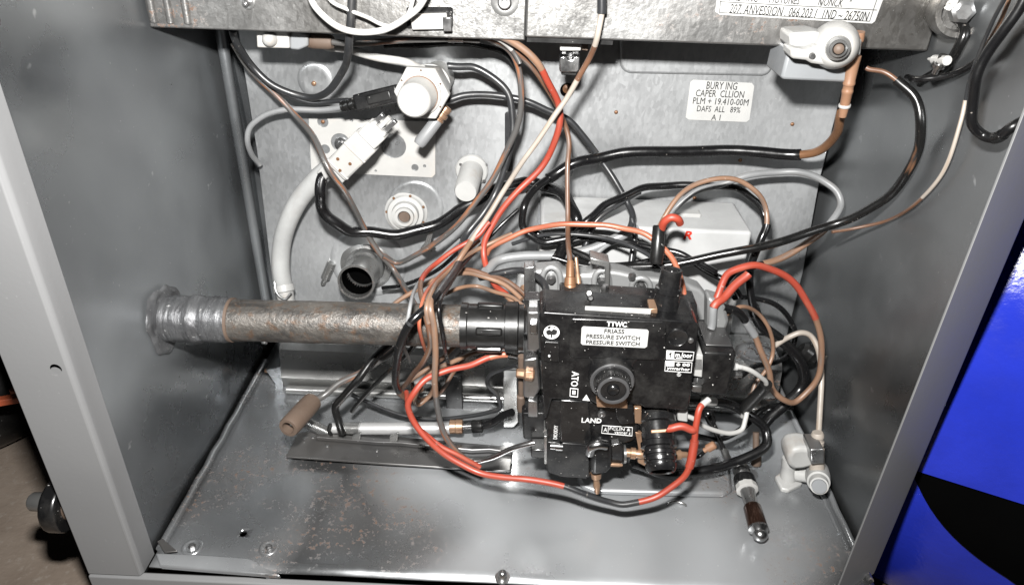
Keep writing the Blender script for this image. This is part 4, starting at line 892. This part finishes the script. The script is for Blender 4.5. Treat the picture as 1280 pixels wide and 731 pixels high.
# black grommet by the right wall with bared strands
A, B = pt(1000, 436, .135), pt(1018, 448, .132); r = px(A, 1)
gr = thing('cable_grommet', 'black round grommet with bare wire ends by the right wall', 'grommet', B)
M().lathe(A, B, [(0, 9*r), (.2, 13*r), (.6, 13*r), (.7, 10*r), (1, 8*r)], 24).obj('ring', BLACKR, gr, 40)
for k in range(4):
    M().tube([B, B+Vector((.006, -.003, -.001+.0018*k))], .0004, 6).obj('bare_strand', OFFW, gr, 60)
# fallen tab at the front left corner
M().slabz([(196, 676), (203, 672), (222, 688), (206, 690)], .003, .0042).obj('bent_tab', G_DARKPLATE, cab, bev=.0004)

# ------------------------------------------------------------------ wires and cables (photo pixel, photo pixel, depth in the cabinet)
wire('grey_cable', 'dark grey cable sagging in a loop from the tray at upper left', 'cable',
     [(291, 38, .15), (299, 60), (312, 80, .168), (343, 107), (381, 122, .172), (409, 115), (428, 90, .15), (436, 55, .123), (439, 27, .119), (439, -25, .118)], 9, DKGREY)
wire('streaked_wire', 'grey wire with rust streaks running diagonally from upper left to the pipe', 'wire',
     [(292, 55, .175), (310, 84, .18), (343, 117), (370, 145, .172), (392, 172, .158), (411, 210, .146), (430, 239, .150), (457, 288, .165), (477, 319), (492, 338, .165), (507, 360, .15), (520, 384, .12)], 7.5, GREYBR)
wire('brown_wire', 'brown wire dropping from the tray and curving left to the diagonal wire', 'wire',
     [(600, 44, .14), (619, 51), (633, 60), (647, 82, .148), (652, 115), (648, 150, .15), (638, 180), (621, 214, .152), (601, 244), (577, 276, .150), (545, 303, .156), (520, 319), (495, 328, .166), (478, 320, .163)], 7.5, GREYBR)
wire('red_wire', 'bright red wire falling from the tray past the centre to the pipe coupling', 'wire',
     [(566, 45, .137), (594, 42), (619, 44, .130), (649, 57), (671, 79, .134), (685, 101), (697, 129, .142), (700, 153), (694, 176), (678, 207, .145), (648, 239), (621, 271, .138), (608, 296), (605, 318, .13), (609, 338), (620, 357, .115), (630, 366), (646, 384, .098)], 8.2, REDB,
     [(0, 4.4, TANW, 1.03, 'tan_stretch'), (16.2, 17, TANW, 1.02, 'tan_end')])
wire('brown_wire', 'brown wire beside the red one running straight down to the copper fitting', 'wire',
     [(600, 46, .14), (630, 55), (649, 68, .142), (671, 91), (688, 118, .152), (699, 138), (707, 158, .155), (711, 182), (710, 205, .15), (709, 254), (710, 286, .128), (711, 312, .108), (712, 330, .097)], 6.5, BROWNW)
wire('red_wire', 'red wire branching off at centre and crossing the pipe towards lower left', 'wire',
     [(612, 278, .132), (600, 292), (577, 307, .125), (555, 322), (540, 333, .11), (528, 348), (526, 366, .07), (531, 390, .051), (537, 412, .050), (537, 432), (529, 452, .06), (515, 470, .075), (503, 485, .09)], 7, REDB,
     [(5.2, 12, BROWNW, 1.02, 'brown_stretch')])
wire('grey_wire', 'grey brown wire hanging from the tray top and crossing the red wire', 'wire',
     [(753, -25, .118), (752, 0, .118), (751, 22), (747, 47, .118), (737, 71, .125), (726, 93), (710, 120, .132), (693, 145), (671, 178, .132), (651, 205), (634, 232, .136), (616, 261), (597, 288, .13), (580, 316), (560, 345, .105), (545, 362, .075), (538, 385, .05), (542, 408, .049), (545, 438), (543, 478, .052), (547, 510, .055), (557, 545), (572, 565, .055), (590, 576), (612, 573, .054), (640, 560, .053), (668, 553, .053)], 6.5, OFFW,
     [(0, 1.7, DKGREY, 1.5, 'grey_sleeve'), (3.4, 5.2, BROWNW, 1.03, 'brown_stretch'), (12.5, 19.5, TANW, 1.12, 'tan_stretch'), (19.5, 22.5, GREYBR, 1.14, 'streaked_stretch'), (23, 26, CHROME, 1.1, 'steel_end')])
wire('black_cable', 'black cable from behind the sensor swinging down over the pipe', 'cable',
     [(560, 83, .165), (575, 83), (595, 86, .168), (619, 99), (636, 120, .165), (641, 145), (639, 175, .16), (631, 212), (619, 242, .155), (604, 266), (582, 296, .14), (575, 322, .12), (560, 350, .085), (538, 379, .055), (516, 399, .047), (502, 428, .046), (494, 463, .055), (497, 485, .07), (510, 495, .08), (526, 486, .09)], 8.5, DKGREY,
     [(12.6, 14.1, BLACKC, 1.06, 'black_sleeve'), (14.3, 17, BLACKC, 1.06, 'black_sleeve'), (17.3, 19, BROWNW, 1.02, 'brown_end')])
wire('grey_cable', 'grey cable crossing behind the red wire and looping back pale above the valve', 'cable',
     [(548, 128, .168), (560, 125), (581, 120, .172), (622, 119), (655, 126, .17), (682, 137), (710, 150, .17), (729, 170), (750, 199, .17), (771, 229), (785, 256, .158), (791, 273, .15), (784, 290, .142), (762, 302, .14), (732, 313), (698, 319, .138), (651, 320), (621, 327, .132), (606, 340, .12)], 8, DKGREY,
     [(12, 18, MIDGREY, 1.5, 'pale_stretch')])
wire('thick_black_cable', 'thick glossy black cable curving from the white plug along the back panel', 'cable',
     [(405, 221, .158), (400, 240, .155), (402, 258), (414, 275, .158), (434, 287), (460, 291, .166), (497, 292), (527, 287, .172), (560, 273), (590, 253, .178), (612, 241), (638, 231, .182), (663, 228), (688, 235, .178), (709, 249), (720, 272, .150), (716, 292, .146), (703, 312, .138), (690, 332, .128)], 14, BLACKC, n=10)
wire('thick_black_cable', 'thick black cable running level across the panel with a browned right end', 'cable',
     [(1052, 140, .125), (1046, 166, .135), (1026, 187, .15), (1000, 194, .158), (950, 190), (882, 189, .17), (800, 190), (754, 196, .168), (720, 204), (693, 218, .162), (668, 238), (655, 258, .142), (653, 278), (662, 294, .138), (680, 302), (700, 301, .138), (722, 290), (736, 274, .142), (752, 260), (774, 247, .155), (802, 236), (835, 232, .17), (870, 232), (911, 234, .17), (933, 242), (947, 255, .165), (956, 272), (958, 284, .155)], 9.5, BLACKC,
     [(0, 3, COPPER, 1.08, 'copper_end'), (3, 9.3, BLACKC, 1.5, 'thick_sheath')], n=10)
wire('black_cable', 'worn black cable crossing to the right wall and curling up beside the boot', 'cable',
     [(708, 310, .14), (727, 320), (749, 329, .13), (780, 334), (835, 331, .118), (890, 321), (944, 309, .115), (999, 295), (1043, 281, .12), (1080, 264), (1112, 245, .11), (1136, 212, .1), (1149, 182), (1151, 150, .1), (1142, 122), (1126, 103, .11), (1104, 91), (1083, 85, .12)], 11, BLACKW,
     [(15.2, 17, BROWNW, .5, 'brown_end')])
wire('thin_white_wire', 'thin aged white wire descending along the right wall from the tray', 'wire',
     [(1262, -12, .05), (1240, 30, .06), (1224, 65, .07), (1213, 98), (1207, 125, .08), (1200, 155), (1186, 200, .09), (1170, 228), (1142, 257, .105), (1105, 277), (1070, 285, .12), (1040, 290)], 5, OFFW,
     [(0, 4, DKGREY, .9, 'dark_stretch'), (7.6, 11, BROWNW, .98, 'brown_stretch')])
wire('grey_cable', 'grey cable bowing in a wide loop above the pale box at right', 'cable',
     [(834, 275, .16), (846, 258, .165), (870, 240), (900, 231, .168), (933, 220), (972, 215, .17), (999, 216), (1026, 224, .165), (1045, 238), (1051, 252, .155), (1047, 266), (1035, 282, .145), (1018, 297), (994, 314, .135), (966, 326), (944, 333, .125), (922, 342), (906, 358, .115)], 8.5, MIDGREY,
     [(11.3, 14.6, TANW, 1.0, 'tan_stretch'), (14.6, 17, BLACKC, 1.0, 'dark_end')])
wire('tan_wire', 'tan wire arching over the pale box into a black sleeve', 'wire',
     [(820, 300, .12), (826, 280, .122), (843, 251), (868, 232, .135), (898, 223), (926, 227, .14), (947, 241), (957, 262, .138), (959, 280), (950, 301, .13), (940, 328), (937, 355, .125), (941, 383), (953, 407, .125), (978, 427), (997, 446, .125), (1005, 466), (1000, 486, .12), (983, 504), (962, 521, .11), (951, 535, .105)], 6.2, TANW,
     [(8, 12, BLACKC, 1.65, 'black_sleeve'), (12, 20, BLACKC, 2.4, 'thick_black_sleeve')])
wire('red_wire', 'red wire arching at right of the valve and turning into a tan loop', 'wire',
     [(893, 386, .09), (897, 370, .092), (902, 355), (912, 341, .1), (932, 333), (950, 332, .105), (972, 340), (994, 356, .11), (1010, 379), (1019, 398, .11), (1026, 422), (1027, 446, .11), (1022, 471), (1010, 490, .106), (993, 502), (978, 499, .1), (966, 485), (961, 466, .1), (954, 444), (946, 426, .1), (937, 410), (929, 396, .098), (917, 387), (902, 384, .09)], 7.5, TANW,
     [(0, 9, REDB, 1.1, 'red_stretch'), (19.4, 20.6, MIDGREY, 1.3, 'grey_sleeve'), (20.6, 23, BLACKC, 1.25, 'black_end')])
wire('red_sleeve_wire', 'short thick red sleeved wire slanting down to the right top of the valve', 'wire',
     [(936, 342, .1), (919, 358, .096), (905, 370), (894, 381, .088), (891, 396, .086), (889, 410, .086)], 11, REDB, [(3.3, 5, MIDGREY, .95, 'pale_end')])
wire('white_cable', 'aged white cable dropping straight into the white elbow fitting', 'cable',
     [(966, 434, .12), (985, 421, .125), (1000, 416), (1013, 420, .125), (1022, 434), (1026, 458, .118), (1026, 490), (1025, 520, .098), (1022, 548, .087)], 7, OFFW)
wire('orange_wire', 'faded orange wire arching above the valve from centre to the stem', 'wire',
     [(608, 318, .135), (614, 309, .135), (638, 297), (663, 287, .135), (688, 282), (712, 280, .13), (749, 281), (774, 285, .125), (802, 290), (821, 303, .115), (838, 320), (848, 339, .1), (853, 357), (855, 380, .083)], 7, ORANGE)
wire('black_cable', 'black cable sagging in front of the pale box towards the right', 'cable',
     [(662, 286, .146), (684, 298, .143), (707, 304), (732, 298, .142), (774, 301), (813, 309, .14), (848, 317), (876, 333, .13), (911, 354, .12), (925, 372)], 8, BLACKC)
wire('white_wire', 'white cable hanging in a half loop in front of the tray at top', 'cable',
     [(384, -25, .112), (389, 0, .112), (400, 16), (422, 33, .11), (450, 41), (477, 38, .11), (504, 25), (524, 9, .112), (540, -20)], 8, WHITEC)
wire('white_wire', 'thin white wire slanting across the tray inside the hanging loop', 'wire',
     [(402, -22, .118), (413, 1), (433, 11, .118), (458, 22), (482, 32, .116), (500, 30), (512, 14, .117), (520, -15)], 5, WHITEC)
wire('white_cable', 'white cable running level along the tray bottom to the red bundle', 'cable',
     [(425, 37, .132), (460, 40), (499, 42, .13), (554, 41), (600, 43, .13), (624, 50), (640, 62, .14), (650, 80)], 6.5, WHITEC, [(6, 7, GREYBR, 1.0, 'dark_end')])
wire('brown_cable', 'brownish cable running right from the ferrule under the tray', 'cable',
     [(410, 53, .148), (444, 54), (490, 52, .145), (526, 49), (565, 49, .14), (600, 50)], 8, GREYBR, [(3.9, 4.4, CHROME, 1.25, 'metal_ferrule')])
wire('white_cable', 'thick white cable sloping from the tray into the hexagonal sensor top', 'cable',
     [(405, 57, .165), (425, 61), (450, 66, .17), (483, 74), (513, 80, .165), (528, 86, .16)], 10, WHITEC)
wire('black_wire', 'black wire running along the shadow behind the tray bottom', 'wire',
     [(480, 58, .18), (520, 57), (560, 55, .178), (600, 58), (630, 66, .17), (645, 85, .16), (652, 112, .16)], 7, BLACKC)
wire('grey_wire', 'grey wire leaving the black plug level to the left', 'wire',
     [(437, 126, .166), (411, 127, .172), (389, 128), (362, 121, .176), (340, 110), (322, 96, .18)], 6.5, DKGREY)
wire('grey_wire', 'grey wire from the black plug bending down behind the panel edge', 'wire',
     [(441, 133, .168), (406, 137, .175), (362, 137), (329, 145, .176), (314, 158), (309, 175, .176), (315, 194), (325, 206, .19)], 7, MIDGREY)
wire('black_cable', 'glossy black cable sweeping from the right wall up to the top right corner', 'cable',
     [(1134, 97, .115), (1150, 99, .1), (1172, 98), (1200, 89, .09), (1227, 71), (1249, 44, .07), (1270, 14), (1290, -20, .05)], 9, BLACKC)
wire('thick_black_cable', 'thick black hose hanging at the right front edge with a brown end', 'cable',
     [(1292, -25, .035), (1276, 8, .036), (1252, 40), (1233, 70, .04), (1220, 101), (1214, 131, .042), (1217, 155), (1228, 170, .04), (1247, 171), (1265, 160, .03), (1282, 148, .03)], 13, BLACKC, [(7.8, 8.4, BLACKW, 1.15, 'worn_collar')])
wire('orange_wire', 'short orange wire stub running up the top right corner', 'wire',
     [(1232, 60, .075), (1241, 44, .075), (1252, 22), (1262, 0, .065), (1270, -18)], 5, TANW)
wire('dark_cable', 'dark cable descending below the tray boss at right', 'cable',
     [(1200, 25, .118), (1205, 42, .12), (1199, 58), (1188, 76, .12), (1168, 92), (1150, 104, .12)], 12, BLACKW)
wire('black_cable', 'black cable looping on the floor at lower right under the valve', 'cable',
     [(790, 578, .07), (815, 588, .07), (840, 591), (883, 588, .074), (915, 579), (945, 566, .085), (958, 552), (958, 539, .095), (942, 522), (920, 509, .1), (898, 502), (880, 502, .09)], 12, BLACKC, [(10.2, 11, WHITEC, .9, 'white_end')])
wire('white_wire', 'thin white wire dipping from the valve terminal to the black sleeve', 'wire',
     [(855, 519, .062), (868, 524), (880, 532, .066), (897, 539), (915, 541, .072), (928, 536), (932, 522, .08), (934, 508, .085)], 6, WHITEC)
wire('white_wire', 'short white wire from the solenoid ending in a slanted black sleeve', 'wire',
     [(922, 458, .07), (938, 463, .072), (951, 471), (958, 480, .078), (946, 494), (933, 509, .085), (928, 520, .088)], 6, WHITEC, [(3, 5.2, BLACKR, 2.6, 'black_sleeve')])
wire('red_wire', 'long red wire sagging across the floor below the valve', 'wire',
     [(655, 448, .078), (634, 442, .076), (612, 447, .074), (588, 456), (558, 463, .066), (536, 472), (519, 488, .056), (511, 503), (513, 520, .052), (526, 539), (547, 560, .048), (570, 577), (596, 589, .043), (627, 596), (669, 600, .037), (704, 608), (733, 617, .034), (758, 627), (778, 630, .033), (798, 627), (827, 617, .036), (850, 601), (861, 583, .04), (868, 557, .044), (870, 528), (876, 508, .052), (886, 499, .056)], 8, REDB,
     [(0, 1, STEEL, .8, 'steel_tip'), (1, 2, ORANGE, 1.12, 'sleeve'), (15, 19, DKGREY, 1.02, 'grey_stretch'), (22, 23.2, REDB, 1.35, 'thick_sleeve'), (25.2, 26, WHITEC, 1.0, 'white_end')], n=9)
wire('red_wire', 'second red wire running close beside the long one over the dark plate', 'wire',
     [(508, 490, .075), (510, 508, .06), (519, 530, .053), (534, 545), (552, 558, .051), (572, 568), (588, 577, .05), (600, 584, .05)], 6.5, REDB)
wire('red_wire', 'short level red wire plugged into the black ignition cap', 'wire',
     [(834, 535, .046), (845, 534, .046), (858, 534), (867, 537, .046)], 10, REDB)
wire('brown_wire', 'brown wire leaving the ceramic cap and rising behind the pipe', 'wire',
     [(392, 501, .095), (405, 493, .1), (423, 480), (450, 466, .11), (470, 453), (492, 438, .12), (512, 420, .12)], 8.5, GREYBR)
wire('black_cable', 'black cable hooking down over the silver corrugated tube', 'cable',
     [(428, 540, .097), (423, 528, .094), (420, 508, .095), (430, 494), (448, 474, .1), (466, 450), (486, 430, .115), (502, 412, .12)], 10, BLACKW)
wire('thin_black_tube', 'thin black tube running above the corrugated tube and bending up at right', 'tube',
     [(440, 493, .13), (465, 505), (502, 518, .118), (540, 524), (577, 521, .112), (612, 515), (625, 509, .108), (621, 495), (610, 480, .108), (613, 468), (632, 460, .1), (648, 456, .09)], 5.5, DKGREY)
wire('brown_wire', 'brown wire arching from the bundle down behind the pipe at centre left', 'wire',
     [(652, 374, .1), (627, 354, .11), (600, 344), (578, 342, .12), (548, 348), (521, 362, .12), (500, 374), (488, 386, .115)], 6, TANW)
wire('brown_wire', 'thin brown wire arching beside the coupling at the end of the red wire', 'wire',
     [(560, 338, .125), (590, 338), (612, 344, .118), (634, 352), (652, 364, .105), (664, 378, .098)], 6, BROWNW)
wire('black_tube', 'black tube bending down into the left top of the valve', 'tube',
     [(600, 347, .12), (625, 341), (651, 339, .115), (668, 343), (679, 354, .1), (684, 374, .085)], 9, DKGREY)
wire('tan_wire', 'tan wire looping below the pipe beside the red wires', 'wire',
     [(604, 439, .1), (585, 444, .098), (565, 452), (545, 462, .085), (527, 478), (518, 500, .08), (524, 505), (536, 496, .085), (543, 480, .08)], 6, TANW)
wire('tan_wire', 'tan wire curling under the pipe towards the silver bracket', 'wire',
     [(570, 430, .105), (556, 445, .1), (540, 457), (524, 468, .095), (510, 478), (500, 487, .1)], 6, TANW)
wire('white_tape', 'pale grey ribbon wire folded below the pipe', 'wire',
     [(576, 432, .11), (562, 444, .108), (548, 458, .105), (540, 470, .1)], 9, MIDGREY)
wire('black_wire', 'black wire leaving the bundle and passing under the open steel tube', 'wire',
     [(590, 300, .15), (570, 318, .16), (548, 336), (525, 349, .175), (500, 357), (478, 360, .182)], 5, BLACKC)
wire('grey_wire', 'dark grey wire hanging down from the grey cable beside the pale box', 'wire',
     [(790, 272, .148), (793, 290, .145), (791, 312), (789, 332, .135)], 7, DKGREY)
wire('grey_wire', 'dark grey wire crossing the pale box from the cable loop', 'wire',
     [(800, 240, .165), (775, 254), (752, 270, .15), (738, 288), (731, 308, .142), (722, 322, .135)], 7, DKGREY)
wire('brown_wire', 'brown wire hugging the bundle on its way down to the pipe', 'wire',
     [(640, 292, .14), (618, 302), (596, 312, .13), (575, 326), (556, 344, .1), (540, 364, .065), (533, 384, .05), (536, 404, .049)], 6, TANW)
for lab, pts, d_, mt in (
    ('thin orange wire hugging the streaked wire from centre to the pipe', [(600, 300, .145), (580, 318, .14), (558, 336, .12), (540, 356, .085), (527, 380, .055), (524, 402, .048), (528, 425, .055), (534, 445, .07)], 5, ORANGE),
    ('thin black wire slanting through the bundle left of the valve', [(648, 262, .15), (622, 286, .145), (598, 310, .135), (577, 334, .11), (560, 358, .08), (549, 384, .052), (552, 410, .05), (556, 436, .06), (560, 452, .08)], 5.5, BLACKC),
    ('thin grey wire falling just left of the pipe crossing bundle', [(575, 300, .15), (556, 318), (536, 338, .12), (520, 360, .08), (512, 384, .052), (508, 408, .049), (505, 430, .06), (512, 452, .085)], 5, MIDGREY),
    ('dark wire running under the orange wire towards the valve stem', [(640, 305, .14), (670, 296, .138), (705, 292), (745, 296, .13), (785, 306), (815, 322, .11), (838, 345, .095)], 5, DKGREY),
    ('black wire bowing low across the pale casting behind the valve', [(690, 322, .13), (720, 330, .128), (752, 333), (790, 330, .126), (830, 322), (868, 326, .12), (895, 340, .11)], 7, BLACKC),
    ('thin tan wire looping beside the solenoid under the red arch', [(905, 395, .095), (925, 384, .1), (948, 392, .11), (962, 412), (966, 440, .11), (958, 462), (944, 480, .1), (938, 500, .095)], 5, TANW),
    ('black wire looping low between the solenoid and the right wall', [(918, 372, .12), (940, 372, .13), (965, 378), (985, 396, .14), (994, 418), (988, 440, .14), (970, 452), (945, 458, .12), (925, 470, .1)], 6.5, BLACKC),
    ('dark grey wire crossing the floor behind the looped black cable', [(868, 545, .085), (890, 548, .09), (912, 545), (932, 532, .1), (948, 515), (968, 506, .115), (990, 510, .12)], 7, BLACKC),
    ('thin brown wire tangled under the pipe beside the black strap', [(598, 434, .11), (580, 448, .105), (566, 466), (556, 484, .1), (544, 496), (530, 500, .1), (518, 492, .105), (515, 478, .11)], 5, BROWNW),
    ('thin black wire tangled under the pipe near the long red wire', [(520, 430, .1), (506, 446, .1), (488, 462), (470, 480, .11), (452, 498), (440, 514, .108)], 6, BLACKW),
    ('thin tan wire leaving the coupling end towards the bundle', [(656, 384, .092), (640, 372, .1), (618, 364), (596, 358, .115), (574, 360), (552, 370, .1)], 5, TANW),
    ('grey wire rising behind the pale box from the valve top', [(742, 372, .105), (736, 352, .115), (738, 330, .13), (752, 312), (775, 296, .142), (797, 284, .147)], 6, MIDGREY)):
    wire('loose_wire', lab, 'wire', pts, d_, mt)
# upright black sleeve with a red hooked wire
A, B = along(824, 282, .108, 820, 330, .098); r = px(A, 1)
us = thing('black_sleeve', 'upright black sleeve with a hooked red wire beside the orange wire', 'sleeve', B)
M().lathe(A, B, [(0, 7*r), (.04, 8*r), (.95, 8.4*r), (1, 7*r)], 22).obj('sleeve', BLACKR, us, 40)
P = [at(827, 286, y=.106), at(831, 277, y=.104), at(839, 272, y=.103), at(847, 274, y=.103), at(850, 279, y=.105)]
M().tube(catmull(P, 6), px(A, 5), 12).obj('red_hook', REDB, us, 60)

# ------------------------------------------------------------------ outside the cabinet
XL = -.2295
A = at(77, 628, x=-.242); ky = px(A, 1)
ck = thing('clamp_knob', 'black clamp knob with steel bolt on the left outer side', 'knob', A)
Pk = Vector((XL-.001, A.y, A.z)); Qk = Vector((-.254, A.y, A.z+.002))
M().lathe(Pk, Qk, [(0, .009), (.3, .009), (.31, .0065), (.45, .0065)], 24).obj('bush', CAPBR, ck, 40)
h8 = []
for k in range(24):
    a = 2*math.pi*k/24; rr_ = .0165*(1+.10*math.cos(a*2))
    h8.append(Vector((-.2365, A.y+math.cos(a)*rr_*.85, A.z+math.sin(a)*rr_)))
M().poly(h8, (-.009, 0, .0)).obj('grip', BLACKM, ck, bev=.0018, segs=3)
M().lathe(Vector((-.2450, A.y, A.z)), Vector((-.2585, A.y, A.z)), [(0, .007), (.15, .007), (.16, .0052), (.9, .005), (1, .004)], 20).obj('bolt', G_BRIGHT, ck, 40)
M().lathe(Vector((XL-.001, A.y+.002, A.z-.014)), Vector((-.2420, A.y+.002, A.z-.014)), [(0, .003), (1, .003)], 14).obj('pin', COPPER, ck, 40)
# tyre on the ground at left
tc = Vector((-.484, .225, ZG))
ty = thing('rubber_tyre', 'black rubber tyre with orange marks on the ground at far left', 'tyre', (tc.x, tc.y, ZG))
def torus(c, R, r, mat, nm, par, ns=56, nr=18, sq=1.0):
    vs = []; fs = []
    for i in range(ns):
        a = 2*math.pi*i/ns
        for j in range(nr):
            b = 2*math.pi*j/nr; q = R+r*math.cos(b); vs.append(c+Vector((q*math.cos(a), q*math.sin(a), r*sq*math.sin(b))))
    for i in range(ns):
        for j in range(nr): fs.append((i*nr+j, ((i+1) % ns)*nr+j, ((i+1) % ns)*nr+(j+1) % nr, i*nr+(j+1) % nr))
    return M().add(vs, fs).obj(nm, mat, par, 60)
torus(Vector((tc.x, tc.y, ZG+.046)), .082, .046, BLACKR, 'tread', ty)
M().lathe(Vector((tc.x, tc.y, ZG+.004)), Vector((tc.x, tc.y, ZG+.03)), [(0, .034), (.8, .034), (1, .026)], 30).obj('hub', BLACKM, ty, 40)
ORM = plastic('orange paint', (.55, .12, .05), .5, 0, (.2, .07, .04), .5)
for x, y, ang, ln in ((40, 478, -.5, .020), (52, 492, .3, .016), (30, 490, -.2, .018), (8, 500, .4, .016)):
    c = at(x, y, z=ZG+.088); M().box(c, (ln, .006, .005), Matrix.Rotation(ang, 3, 'Z')).obj('orange_mark', ORM, ty, bev=.0008)
c = at(40, 440, z=ZG+.02); M().lathe(Vector((c.x, c.y, ZG)), Vector((c.x, c.y, ZG+.045)), [(0, .012), (.2, .013), (.25, .009), (.8, .008), (1, .005)], 20).obj('brown_post', BOOT, None, 40, label='small brown post standing beside the tyre at far left', cat='post')
# blue case at right
def bluesurf(x0, x1, prof, nm, mat, par):
    m = M(); vs = []; n = len(prof)
    for i in range(25):
        x = x0+(x1-x0)*i/24
        for y, z in prof: vs.append(Vector((x, y+.10*(x-x0), z)))
    fs = [(i*n+j, (i+1)*n+j, (i+1)*n+j+1, i*n+j+1) for i in range(24) for j in range(n-1)]
    fs += [list(range(n)), list(range(24*n+n-1, 24*n-1, -1))]
    return m.add(vs, fs).obj(nm, mat, par, 60)
bc = thing('blue_case', 'bright blue rounded plastic case standing right of the cabinet', 'case', (.4, .1, ZG))
def swept(x0, x1, thf, R, mat, nm, depth=.05, nx=30, nt_=26):
    """rounded skin about a slanting level axis, closed at the back"""
    yc, zc, sl = .26, .07, -.79; m = M(); vs = []; fs = []; K = (nx+1)*(nt_+1)
    for r_ in (R, R-depth):
        for i in range(nx+1):
            x = x0+(x1-x0)*i/nx; t0, t1 = thf(x)
            for j in range(nt_+1):
                th = math.radians(t0+(t1-t0)*j/nt_); vs.append(Vector((x, yc+sl*(x-.207)-r_*math.cos(th), zc+r_*math.sin(th))))
    n = nt_+1
    for i in range(nx):
        for j in range(nt_):
            a = i*n+j; fs.append((a, a+n, a+n+1, a+1)); fs.append((K+a, K+a+1, K+a+n+1, K+a+n))
    for i in range(nx):
        a = i*n; fs.append((a, K+a, K+a+n, a+n)); a += nt_; fs.append((a, a+n, K+a+n, K+a))
    for j in range(nt_):
        fs.append((j, j+1, K+j+1, K+j)); a = nx*n+j; fs.append((a, K+a, K+a+1, a+1))
    return m.add(vs, fs).obj(nm, mat, bc, 50)
rim = lambda x: -2.44+min(x-.212, .05)*58
swept(.2055, .42, lambda x: (rim(x), 96), .22, BLUE, 'upper_shell', .06)
swept(.2055, .42, lambda x: (-40, 2), .2130, BLUE, 'lower_shell', .06)
swept(.2125, .42, lambda x: (rim(x)-.3-19*(1-math.exp(-(x-.212)/.032)), rim(x)+.3), .2165, VOID, 'shadow_band', .005, 50)  # cast shadow under the upper shell, modelled as a black band
